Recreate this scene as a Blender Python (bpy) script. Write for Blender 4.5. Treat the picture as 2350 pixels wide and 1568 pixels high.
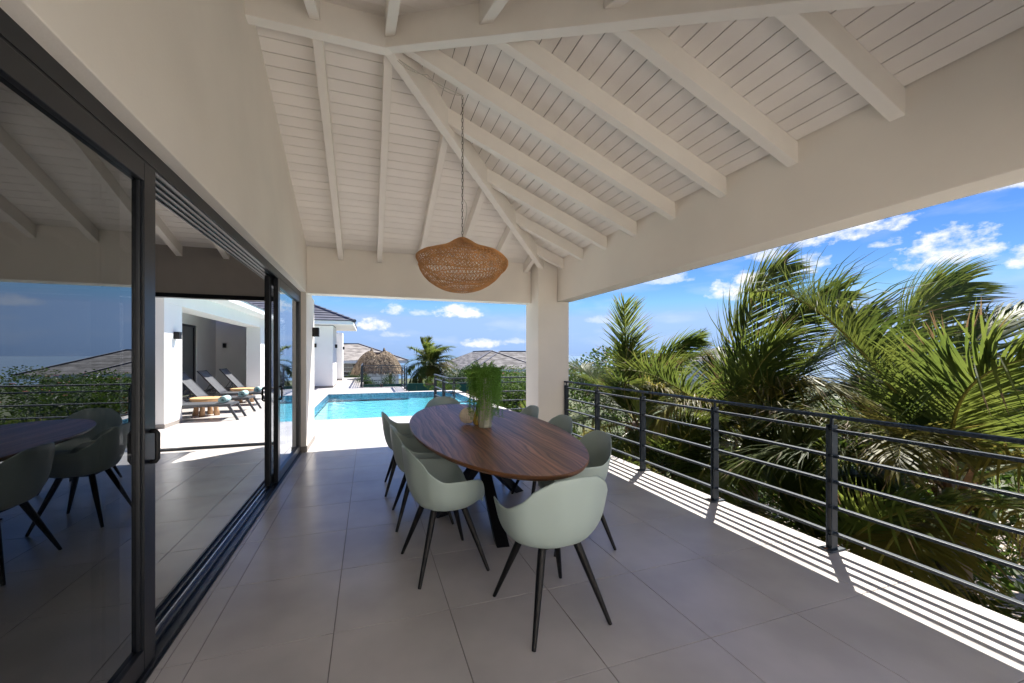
import bpy, math, random
from mathutils import Vector, Matrix, Euler
V = Vector
rnd = random.Random(7)
sc = bpy.context.scene
for o in list(bpy.data.objects):
    bpy.data.objects.remove(o)
col = sc.collection
R = math.radians

# ------------------------------------------------------------------ camera
CAM_H = 1.435
cam = bpy.data.cameras.new('camera')
cam_ob = bpy.data.objects.new('camera', cam)
col.objects.link(cam_ob)
cam_ob.location = (0, 0, CAM_H)
cam_ob.rotation_euler = (R(90), 0, -R(17.81))
cam.sensor_width = 36.0
cam.lens = 36.0 * 880.9 / 2350.0
cam.shift_x = 47.0 / 2350.0
cam.shift_y = 33.0 / 2350.0
cam.clip_start = 0.05
cam.clip_end = 60000
sc.camera = cam_ob

# ------------------------------------------------------------------ world, sun, exposure
SUN = V((0.525, 0.41, 1.0)).normalized()
SUN_EL = math.asin(SUN.z)
SUN_AZ = math.atan2(SUN.x, SUN.y)
world = bpy.data.worlds.new('World')
sc.world = world
world.use_nodes = True
wt = world.node_tree
wn, wl = wt.nodes, wt.links
bgn = wn['Background']


def wmath(op, a, b=None, c=None, clamp=False):
    n = wn.new('ShaderNodeMath')
    n.operation = op
    n.use_clamp = clamp
    for i, v in enumerate((a, b, c)):
        if v is None:
            continue
        if isinstance(v, (int, float)):
            n.inputs[i].default_value = v
        else:
            wl.new(v, n.inputs[i])
    return n.outputs[0]


sky = wn.new('ShaderNodeTexSky')
sky.sky_type = 'NISHITA'
sky.sun_disc = False
sky.sun_elevation = SUN_EL
sky.sun_rotation = SUN_AZ
sky.altitude = 50
sky.air_density = 1.0
sky.dust_density = 0.0
sky.ozone_density = 1.0
# deepen the blue of the clear sky while keeping its brightness even
skc = wn.new('ShaderNodeSeparateColor')
wl.new(sky.outputs[0], skc.inputs[0])
sb = wmath('MAXIMUM', skc.outputs[2], 0.001)
gain = wmath('MULTIPLY', wmath('POWER', sb, 0.45), 0.73)
skr = wmath('MULTIPLY', wmath('POWER', wmath('MINIMUM', wmath('DIVIDE', skc.outputs[0], sb), 0.66), 2.2), gain)
skg = wmath('MULTIPLY', wmath('POWER', wmath('MINIMUM', wmath('DIVIDE', skc.outputs[1], sb), 0.80), 2.25), gain)
skcc = wn.new('ShaderNodeCombineColor')
wl.new(skr, skcc.inputs[0])
wl.new(skg, skcc.inputs[1])
wl.new(gain, skcc.inputs[2])
tc = wn.new('ShaderNodeTexCoord')
sep = wn.new('ShaderNodeSeparateXYZ')
wl.new(tc.outputs['Generated'], sep.inputs[0])
az = wmath('ARCTAN2', sep.outputs[0], sep.outputs[1])
el = wmath('ARCSINE', sep.outputs[2])
# puffy distortion of the cloud outlines
comb = wn.new('ShaderNodeCombineXYZ')
wl.new(az, comb.inputs[0])
wl.new(wmath('MULTIPLY', el, 1.5), comb.inputs[1])
ns = wn.new('ShaderNodeTexNoise')
ns.inputs['Scale'].default_value = 34.0
ns.inputs['Detail'].default_value = 7.0
ns.inputs['Roughness'].default_value = 0.62
wl.new(comb.outputs[0], ns.inputs['Vector'])
ns2 = wn.new('ShaderNodeTexNoise')
ns2.inputs['Scale'].default_value = 9.0
ns2.inputs['Detail'].default_value = 3.0
wl.new(comb.outputs[0], ns2.inputs['Vector'])
nz = wmath('ADD', wmath('MULTIPLY', wmath('SUBTRACT', ns.outputs[0], 0.5), 3.8), wmath('MULTIPLY', wmath('SUBTRACT', ns2.outputs[0], 0.5), 2.0))
CLOUDS = [(0.228, 0.111, 0.050, 0.017, 1), (0.005, 0.075, 0.034, 0.016, 1), (0.063, 0.115, 0.022, 0.015, .7), (0.122, 0.109, 0.027, 0.010, .45),
          (0.285, 0.031, 0.045, 0.015, .8), (0.063, 0.052, 0.030, 0.007, .4), (0.375, 0.038, 0.028, 0.007, .45), (1.040, 0.232, 0.075, 0.024, 1),
          (1.187, 0.171, 0.052, 0.031, 1), (0.875, 0.140, 0.046, 0.024, .9), (0.900, 0.165, 0.030, 0.016, 1), (0.997, 0.180, 0.036, 0.019, .8),
          (0.933, 0.208, 0.030, 0.014, .75), (0.739, 0.178, 0.040, 0.012, .6), (1.260, 0.262, 0.035, 0.013, .8), (1.110, 0.200, 0.020, 0.008, .7),
          (0.595, 0.089, 0.038, 0.010, .35), (1.268, 0.150, 0.024, 0.024, 1),
          (-0.25, 0.15, 0.06, 0.02, 1), (-0.5, 0.09, 0.05, 0.015, .8), (-0.8, 0.2, 0.07, 0.03, 1), (-1.2, 0.12, 0.06, 0.02, .9), (1.6, 0.2, 0.07, 0.03, 1),
          (1.9, 0.11, 0.06, 0.02, .9), (2.3, 0.16, 0.07, 0.025, 1), (2.8, 0.2, 0.06, 0.025, 1), (-1.7, 0.18, 0.07, 0.03, 1), (-2.2, 0.1, 0.06, 0.02, .8), (-2.7, 0.2, 0.06, 0.025, 1)]
total = None
for (a0, e0, wa, we, op) in CLOUDS:
    u = wmath('MULTIPLY', wmath('SUBTRACT', az, a0), 0.72 / wa)
    v = wmath('MULTIPLY', wmath('SUBTRACT', el, e0), 0.72 / we)
    # flat-bottomed: squeeze below the centre
    v = wmath('MAXIMUM', v, wmath('MULTIPLY', v, -1.7))
    d2 = wmath('ADD', wmath('MULTIPLY', u, u), wmath('MULTIPLY', v, v))
    m = wmath('MULTIPLY', wmath('ADD', wmath('SUBTRACT', 0.95, d2), nz), 1.0, clamp=True)
    m = wmath('MULTIPLY', m, op)
    total = m if total is None else wmath('MAXIMUM', total, m)
# thin wisps everywhere
ws = wn.new('ShaderNodeTexNoise')
ws.inputs['Scale'].default_value = 5.5
ws.inputs['Detail'].default_value = 6.0
comb2 = wn.new('ShaderNodeCombineXYZ')
wl.new(az, comb2.inputs[0])
wl.new(wmath('MULTIPLY', el, 3.5), comb2.inputs[1])
wl.new(comb2.outputs[0], ws.inputs['Vector'])
wis = wmath('MULTIPLY', wmath('SUBTRACT', ws.outputs[0], 0.50), 1.1, clamp=True)
total = wmath('MAXIMUM', total, wis)
cshade = wn.new('ShaderNodeMix')
cshade.data_type = 'RGBA'
wl.new(wmath('MULTIPLY', ns.outputs[0], 1.3, clamp=True), cshade.inputs[0])
cshade.inputs[6].default_value = (1.6, 1.67, 1.82, 1)
cshade.inputs[7].default_value = (2.15, 2.15, 2.15, 1)
cmix = wn.new('ShaderNodeMix')
cmix.data_type = 'RGBA'
wl.new(wmath('MULTIPLY', total, wmath('GREATER_THAN', sep.outputs[2], 0.0)), cmix.inputs[0])
wl.new(skcc.outputs[0], cmix.inputs[6])
wl.new(cshade.outputs[2], cmix.inputs[7])
wl.new(cmix.outputs[2], bgn.inputs[0])
bgn.inputs[1].default_value = 0.10

sun = bpy.data.lights.new('sun', 'SUN')
sun.energy = 2.5
sun.angle = R(0.53)
sun.color = (1.0, 0.955, 0.88)
sun_ob = bpy.data.objects.new('sun', sun)
col.objects.link(sun_ob)
sun_ob.rotation_euler = SUN.to_track_quat('Z', 'Y').to_euler()
sun_ob.location = SUN * 60

sc.view_settings.view_transform = 'Standard'
sc.view_settings.look = 'None'
sc.view_settings.gamma = 1.0
sc.view_settings.exposure = 2.5
sc.view_settings.use_curve_mapping = False
sc.cycles.max_bounces = 12
sc.cycles.diffuse_bounces = 6
sc.cycles.glossy_bounces = 5
sc.cycles.transparent_max_bounces = 32
sc.cycles.transmission_bounces = 8
sc.cycles.sample_clamp_indirect = 8.0


# ------------------------------------------------------------------ helpers
class MB:
    def __init__(s):
        s.v, s.f, s.m = [], [], []

    def quad(s, *pts, mi=0):
        n = len(s.v)
        s.v += [tuple(p) for p in pts]
        s.f.append(tuple(range(n, n + len(pts))))
        s.m.append(mi)
        return s

    def box(s, x0, x1, y0, y1, z0, z1, mi=0):
        n = len(s.v)
        s.v += [(x0, y0, z0), (x1, y0, z0), (x1, y1, z0), (x0, y1, z0), (x0, y0, z1), (x1, y0, z1), (x1, y1, z1), (x0, y1, z1)]
        for q in ((0, 3, 2, 1), (4, 5, 6, 7), (0, 1, 5, 4), (1, 2, 6, 5), (2, 3, 7, 6), (3, 0, 4, 7)):
            s.f.append(tuple(n + i for i in q))
            s.m.append(mi)
        return s

    def prism(s, bottom, top, mi=0):
        n, k = len(s.v), len(bottom)
        s.v += [tuple(p) for p in bottom] + [tuple(p) for p in top]
        s.f.append(tuple(n + i for i in reversed(range(k))))
        s.f.append(tuple(n + k + i for i in range(k)))
        s.m += [mi, mi]
        for i in range(k):
            j = (i + 1) % k
            s.f.append((n + i, n + j, n + k + j, n + k + i))
            s.m.append(mi)
        return s

    def bar(s, p0, p1, w, h, up=(0, 0, 1), mi=0, plumb=False):
        p0, p1 = V(p0), V(p1)
        d = (p1 - p0).normalized()
        side = d.cross(V(up)).normalized()
        u = V((0, 0, 1)) if plumb else side.cross(d).normalized()
        a = [p0 + side * sx * w / 2 + u * sz * h / 2 for sx, sz in ((-1, -1), (1, -1), (1, 1), (-1, 1))]
        b = [q + (p1 - p0) for q in a]
        return s.prism(a, b, mi)

    def tube(s, pts, rad, n=8, mi=0, caps=True, flat=1.0):
        pts = [V(p) for p in pts]
        if isinstance(rad, (int, float)):
            rad = [rad] * len(pts)
        base = len(s.v)
        prev = None
        for i, p in enumerate(pts):
            d = (pts[min(i + 1, len(pts) - 1)] - pts[max(i - 1, 0)])
            d = d.normalized() if d.length > 1e-9 else V((0, 0, 1))
            if prev is None:
                ref = V((0, 0, 1)) if abs(d.z) < 0.9 else V((1, 0, 0))
                a = d.cross(ref).normalized()
            else:
                a = (prev - d * prev.dot(d)).normalized()
            prev = a
            b = d.cross(a)
            for k in range(n):
                t = 2 * math.pi * k / n
                s.v.append(tuple(p + (a * math.cos(t) + b * math.sin(t) * flat) * rad[i]))
        for i in range(len(pts) - 1):
            for k in range(n):
                k2 = (k + 1) % n
                s.f.append((base + i * n + k, base + i * n + k2, base + (i + 1) * n + k2, base + (i + 1) * n + k))
                s.m.append(mi)
        if caps:
            s.f.append(tuple(base + k for k in reversed(range(n))))
            s.f.append(tuple(base + (len(pts) - 1) * n + k for k in range(n)))
            s.m += [mi, mi]
        return s

    def lathe(s, prof, n=24, c=(0, 0, 0), mi=0, sx=1.0, sy=1.0):
        base = len(s.v)
        for r, z in prof:
            for k in range(n):
                t = 2 * math.pi * k / n
                s.v.append((c[0] + r * sx * math.cos(t), c[1] + r * sy * math.sin(t), c[2] + z))
        for i in range(len(prof) - 1):
            for k in range(n):
                k2 = (k + 1) % n
                s.f.append((base + i * n + k, base + i * n + k2, base + (i + 1) * n + k2, base + (i + 1) * n + k))
                s.m.append(mi)
        s.f.append(tuple(base + k for k in reversed(range(n))))
        s.f.append(tuple(base + (len(prof) - 1) * n + k for k in range(n)))
        s.m += [mi, mi]
        return s

    def mesh(s, name, mats, smooth=False):
        me = bpy.data.meshes.new(name)
        me.from_pydata(s.v, [], s.f)
        for m in (mats if isinstance(mats, (list, tuple)) else [mats]):
            me.materials.append(m)
        me.polygons.foreach_set('material_index', s.m)
        if smooth:
            me.polygons.foreach_set('use_smooth', [True] * len(me.polygons))
        me.update()
        return me

    def build(s, name, mats, parent=None, smooth=False, bevel=0.0, loc=None):
        o = bpy.data.objects.new(name, s.mesh(name, mats, smooth))
        col.objects.link(o)
        if parent is not None:
            o.parent = parent
        if loc is not None:
            o.location = loc
        if bevel:
            b = o.modifiers.new('bevel', 'BEVEL')
            b.width = bevel
            b.segments = 2
            b.limit_method = 'ANGLE'
            if smooth is False:
                b.harden_normals = False
        return o


def tag(o, label=None, cat=None, group=None, kind=None):
    if label:
        o['label'] = label
    if cat:
        o['category'] = cat
    if group:
        o['group'] = group
    if kind:
        o['kind'] = kind
    return o


def empty(name, loc=(0, 0, 0), rz=0.0):
    o = bpy.data.objects.new(name, None)
    o.empty_display_size = 0.1
    o.location = loc
    o.rotation_euler = (0, 0, rz)
    col.objects.link(o)
    return o


def inst(name, mesh, parent, loc=(0, 0, 0), rot=(0, 0, 0), scale=(1, 1, 1)):
    o = bpy.data.objects.new(name, mesh)
    o.location = loc
    o.rotation_euler = rot
    o.scale = scale
    col.objects.link(o)
    if parent is not None:
        o.parent = parent
    return o


def copy_tree(o, parent=None):
    c = o.copy()
    col.objects.link(c)
    c.parent = parent
    for ch in list(o.children):
        copy_tree(ch, c)
    return c


def smooth_mesh(o, angle=40):
    me = o.data
    me.polygons.foreach_set('use_smooth', [True] * len(me.polygons))
    me.set_sharp_from_angle(angle=R(angle)) if hasattr(me, 'set_sharp_from_angle') else None


# ------------------------------------------------------------------ materials
def mat(name, color, rough=0.5, var=0.0, scale=6.0, bump=0.0, bscale=60.0, metal=0.0, spec=0.5, detail=5.0, rand=0.0, coords='Object', stretch=(1, 1, 1), color2=None, rvar=0.0):
    m = bpy.data.materials.new(name)
    m.use_nodes = True
    t = m.node_tree
    n, l = t.nodes, t.links
    p = n['Principled BSDF']
    p.inputs['Roughness'].default_value = rough
    p.inputs['Metallic'].default_value = metal
    p.inputs['Specular IOR Level'].default_value = spec
    p.inputs['Base Color'].default_value = (*color, 1)
    if var or bump or rand or color2:
        if coords == 'World':
            src = n.new('ShaderNodeNewGeometry').outputs['Position']
        else:
            src = n.new('ShaderNodeTexCoord').outputs['Object']
        mp = n.new('ShaderNodeMapping')
        mp.inputs['Scale'].default_value = stretch
        l.new(src, mp.inputs['Vector'])
        src = mp.outputs[0]
    cur = None
    if var or color2:
        nt = n.new('ShaderNodeTexNoise')
        nt.inputs['Scale'].default_value = scale
        nt.inputs['Detail'].default_value = detail
        l.new(src, nt.inputs['Vector'])
        mx = n.new('ShaderNodeMix')
        mx.data_type = 'RGBA'
        rp = n.new('ShaderNodeMapRange')
        rp.interpolation_type = 'SMOOTHERSTEP'
        rp.inputs[1].default_value = 0.15
        rp.inputs[2].default_value = 0.85
        l.new(nt.outputs[0], rp.inputs[0])
        l.new(rp.outputs[0], mx.inputs[0])
        c2 = color2 or tuple(min(1, c * (1 + var)) for c in color)
        c1 = color if color2 else tuple(c * (1 - var) for c in color)
        mx.inputs[6].default_value = (*c1, 1)
        mx.inputs[7].default_value = (*c2, 1)
        cur = mx.outputs[2]
        if rvar:
            rr = n.new('ShaderNodeMapRange')
            rr.inputs[1].default_value = 0.3
            rr.inputs[2].default_value = 0.7
            rr.inputs[3].default_value = rough - rvar
            rr.inputs[4].default_value = rough + rvar
            l.new(nt.outputs[0], rr.inputs[0])
            l.new(rr.outputs[0], p.inputs['Roughness'])
    if rand:
        oi = n.new('ShaderNodeObjectInfo')
        mr = n.new('ShaderNodeMapRange')
        mr.inputs[3].default_value = 1 - rand
        mr.inputs[4].default_value = 1 + rand
        l.new(oi.outputs['Random'], mr.inputs[0])
        hv = n.new('ShaderNodeHueSaturation')
        if cur is None:
            hv.inputs['Color'].default_value = (*color, 1)
        else:
            l.new(cur, hv.inputs['Color'])
        l.new(mr.outputs[0], hv.inputs['Value'])
        cur = hv.outputs[0]
    if cur is not None:
        l.new(cur, p.inputs['Base Color'])
    if bump:
        nb = n.new('ShaderNodeTexNoise')
        nb.inputs['Scale'].default_value = bscale
        nb.inputs['Detail'].default_value = 4
        l.new(src, nb.inputs['Vector'])
        bp = n.new('ShaderNodeBump')
        bp.inputs['Strength'].default_value = bump
        bp.inputs['Distance'].default_value = 0.01
        l.new(nb.outputs[0], bp.inputs['Height'])
        l.new(bp.outputs[0], p.inputs['Normal'])
    return m


def leaf_mat(name, c1, c2, trans=0.45, rough=0.35, spec=0.5, tip=None):
    m = bpy.data.materials.new(name)
    m.use_nodes = True
    t = m.node_tree
    n, l = t.nodes, t.links
    p = n['Principled BSDF']
    p.inputs['Roughness'].default_value = rough
    p.inputs['Specular IOR Level'].default_value = spec
    g = n.new('ShaderNodeNewGeometry')
    nt = n.new('ShaderNodeTexNoise')
    nt.inputs['Scale'].default_value = 2.2
    nt.inputs['Detail'].default_value = 6
    l.new(g.outputs['Position'], nt.inputs['Vector'])
    rp = n.new('ShaderNodeMapRange')
    rp.inputs[1].default_value = 0.32
    rp.inputs[2].default_value = 0.68
    l.new(nt.outputs[0], rp.inputs[0])
    mx = n.new('ShaderNodeMix')
    mx.data_type = 'RGBA'
    l.new(rp.outputs[0], mx.inputs[0])
    mx.inputs[6].default_value = (*c1, 1)
    mx.inputs[7].default_value = (*c2, 1)
    oi = n.new('ShaderNodeObjectInfo')
    hv = n.new('ShaderNodeHueSaturation')
    mr = n.new('ShaderNodeMapRange')
    mr.inputs[3].default_value = 0.75
    mr.inputs[4].default_value = 1.35
    l.new(oi.outputs['Random'], mr.inputs[0])
    l.new(mr.outputs[0], hv.inputs['Value'])
    l.new(mx.outputs[2], hv.inputs['Color'])
    cur = hv.outputs[0]
    l.new(cur, p.inputs['Base Color'])
    tr = n.new('ShaderNodeBsdfTranslucent')
    hv2 = n.new('ShaderNodeHueSaturation')
    hv2.inputs['Hue'].default_value = 0.485
    hv2.inputs['Value'].default_value = 1.7
    l.new(cur, hv2.inputs['Color'])
    l.new(hv2.outputs[0], tr.inputs[0])
    ms = n.new('ShaderNodeMixShader')
    ms.inputs[0].default_value = trans
    l.new(p.outputs[0], ms.inputs[1])
    l.new(tr.outputs[0], ms.inputs[2])
    l.new(ms.outputs[0], n['Material Output'].inputs[0])
    return m


def glass_mat(name, tint, refl, rough=0.0):
    m = bpy.data.materials.new(name)
    m.use_nodes = True
    t = m.node_tree
    n, l = t.nodes, t.links
    n.remove(n['Principled BSDF'])
    tr = n.new('ShaderNodeBsdfTransparent')
    tr.inputs[0].default_value = (*tint, 1)
    gl = n.new('ShaderNodeBsdfGlossy')
    gl.inputs['Roughness'].default_value = rough
    gl.inputs['Color'].default_value = (0.9, 0.95, 1.0, 1)
    fr = n.new('ShaderNodeFresnel')
    fr.inputs[0].default_value = 1.5
    ad = n.new('ShaderNodeMath')
    ad.operation = 'ADD'
    ad.use_clamp = True
    l.new(fr.outputs[0], ad.inputs[0])
    ad.inputs[1].default_value = refl
    ms = n.new('ShaderNodeMixShader')
    l.new(ad.outputs[0], ms.inputs[0])
    l.new(tr.outputs[0], ms.inputs[1])
    l.new(gl.outputs[0], ms.inputs[2])
    l.new(ms.outputs[0], n['Material Output'].inputs[0])
    return m


def water_mat():
    m = bpy.data.materials.new('pool_water')
    m.use_nodes = True
    t = m.node_tree
    n, l = t.nodes, t.links
    n.remove(n['Principled BSDF'])
    g = n.new('ShaderNodeNewGeometry')
    mp = n.new('ShaderNodeMapping')
    mp.inputs['Scale'].default_value = (1.0, 0.75, 1.0)
    l.new(g.outputs['Position'], mp.inputs['Vector'])
    n1 = n.new('ShaderNodeTexNoise')
    n1.inputs['Scale'].default_value = 4.0
    n1.inputs['Detail'].default_value = 3
    n1.inputs['Distortion'].default_value = 0.6
    l.new(mp.outputs[0], n1.inputs['Vector'])
    bp = n.new('ShaderNodeBump')
    bp.inputs['Strength'].default_value = 0.5
    bp.inputs['Distance'].default_value = 0.06
    l.new(n1.outputs[0], bp.inputs['Height'])
    tr = n.new('ShaderNodeBsdfTransparent')
    tr.inputs[0].default_value = (0.80, 0.97, 0.99, 1)
    gl = n.new('ShaderNodeBsdfGlossy')
    gl.inputs['Roughness'].default_value = 0.02
    l.new(bp.outputs[0], gl.inputs['Normal'])
    fr = n.new('ShaderNodeFresnel')
    fr.inputs[0].default_value = 1.33
    l.new(bp.outputs[0], fr.inputs['Normal'])
    ms = n.new('ShaderNodeMixShader')
    l.new(fr.outputs[0], ms.inputs[0])
    l.new(tr.outputs[0], ms.inputs[1])
    l.new(gl.outputs[0], ms.inputs[2])
    l.new(ms.outputs[0], n['Material Output'].inputs[0])
    return m


def wood_top_mat():
    m = bpy.data.materials.new('walnut_veneer')
    m.use_nodes = True
    t = m.node_tree
    n, l = t.nodes, t.links
    p = n['Principled BSDF']
    tcn = n.new('ShaderNodeTexCoord')
    # slow sideways warp of the grain
    mp = n.new('ShaderNodeMapping')
    mp.inputs['Scale'].default_value = (1.6, 0.55, 1)
    l.new(tcn.outputs['Object'], mp.inputs['Vector'])
    warp = n.new('ShaderNodeTexNoise')
    warp.inputs['Scale'].default_value = 2.2
    warp.inputs['Detail'].default_value = 3
    l.new(mp.outputs[0], warp.inputs['Vector'])
    sp = n.new('ShaderNodeSeparateXYZ')
    l.new(tcn.outputs['Object'], sp.inputs[0])
    mu = n.new('ShaderNodeMath')
    mu.operation = 'MULTIPLY_ADD'
    l.new(warp.outputs[0], mu.inputs[0])
    mu.inputs[1].default_value = 0.15
    l.new(sp.outputs[0], mu.inputs[2])
    cb = n.new('ShaderNodeCombineXYZ')
    l.new(mu.outputs[0], cb.inputs[0])
    yy = n.new('ShaderNodeMath')
    yy.operation = 'MULTIPLY'
    l.new(sp.outputs[1], yy.inputs[0])
    yy.inputs[1].default_value = 0.022
    l.new(yy.outputs[0], cb.inputs[1])
    fine = n.new('ShaderNodeTexNoise')
    fine.inputs['Scale'].default_value = 48
    fine.inputs['Detail'].default_value = 5
    l.new(cb.outputs[0], fine.inputs['Vector'])
    broad = n.new('ShaderNodeTexNoise')
    broad.inputs['Scale'].default_value = 9
    broad.inputs['Detail'].default_value = 2
    l.new(cb.outputs[0], broad.inputs['Vector'])
    r1 = n.new('ShaderNodeValToRGB')
    r1.color_ramp.elements[0].position = 0.36
    r1.color_ramp.elements[0].color = (0.115, 0.052, 0.028, 1)
    r1.color_ramp.elements[1].position = 0.62
    r1.color_ramp.elements[1].color = (0.37, 0.175, 0.092, 1)
    l.new(fine.outputs[0], r1.inputs[0])
    r2 = n.new('ShaderNodeValToRGB')
    r2.color_ramp.elements[0].position = 0.35
    r2.color_ramp.elements[0].color = (0.55, 0.5, 0.5, 1)
    r2.color_ramp.elements[1].position = 0.65
    r2.color_ramp.elements[1].color = (1.3, 1.25, 1.2, 1)
    l.new(broad.outputs[0], r2.inputs[0])
    mx = n.new('ShaderNodeMix')
    mx.data_type = 'RGBA'
    mx.blend_type = 'MULTIPLY'
    mx.inputs[0].default_value = 1.0
    l.new(r1.outputs[0], mx.inputs[6])
    l.new(r2.outputs[0], mx.inputs[7])
    l.new(mx.outputs[2], p.inputs['Base Color'])
    p.inputs['Roughness'].default_value = 0.44
    bp = n.new('ShaderNodeBump')
    bp.inputs['Strength'].default_value = 0.55
    bp.inputs['Distance'].default_value = 0.004
    l.new(fine.outputs[0], bp.inputs['Height'])
    l.new(bp.outputs[0], p.inputs['Normal'])
    return m


def shingle_mat(name, c1, c2, scale, mortar):
    m = bpy.data.materials.new(name)
    m.use_nodes = True
    t = m.node_tree
    n, l = t.nodes, t.links
    p = n['Principled BSDF']
    p.inputs['Roughness'].default_value = 0.85
    uv = n.new('ShaderNodeUVMap')
    cur = None
    for (sx, sy, lo, hi) in ((5.0, 3.4, .38, .62), (2.2, 6.5, .40, .60)):
        mp = n.new('ShaderNodeMapping')
        mp.inputs['Scale'].default_value = (sx, sy, 1)
        l.new(uv.outputs[0], mp.inputs['Vector'])
        nt = n.new('ShaderNodeTexNoise')
        nt.inputs['Scale'].default_value = 1.0
        nt.inputs['Detail'].default_value = 4
        l.new(mp.outputs[0], nt.inputs['Vector'])
        mr = n.new('ShaderNodeMapRange')
        mr.inputs[1].default_value = lo
        mr.inputs[2].default_value = hi
        l.new(nt.outputs[0], mr.inputs[0])
        if cur is None:
            cur = mr.outputs[0]
        else:
            ml = n.new('ShaderNodeMath')
            ml.operation = 'MULTIPLY_ADD'
            l.new(cur, ml.inputs[0])
            ml.inputs[1].default_value = 0.5
            h = n.new('ShaderNodeMath')
            h.operation = 'MULTIPLY'
            l.new(mr.outputs[0], h.inputs[0])
            h.inputs[1].default_value = 0.5
            l.new(h.outputs[0], ml.inputs[2])
            cur = ml.outputs[0]
    r = n.new('ShaderNodeValToRGB')
    r.color_ramp.elements[0].position = 0.12
    r.color_ramp.elements[0].color = (*mortar, 1)
    r.color_ramp.elements[1].position = 0.85
    r.color_ramp.elements[1].color = (*c2, 1)
    e = r.color_ramp.elements.new(0.45)
    e.color = (*c1, 1)
    l.new(cur, r.inputs[0])
    l.new(r.outputs[0], p.inputs['Base Color'])
    bp = n.new('ShaderNodeBump')
    bp.inputs['Strength'].default_value = 0.5
    bp.inputs['Distance'].default_value = 0.04
    l.new(cur, bp.inputs['Height'])
    l.new(bp.outputs[0], p.inputs['Normal'])
    return m


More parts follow.
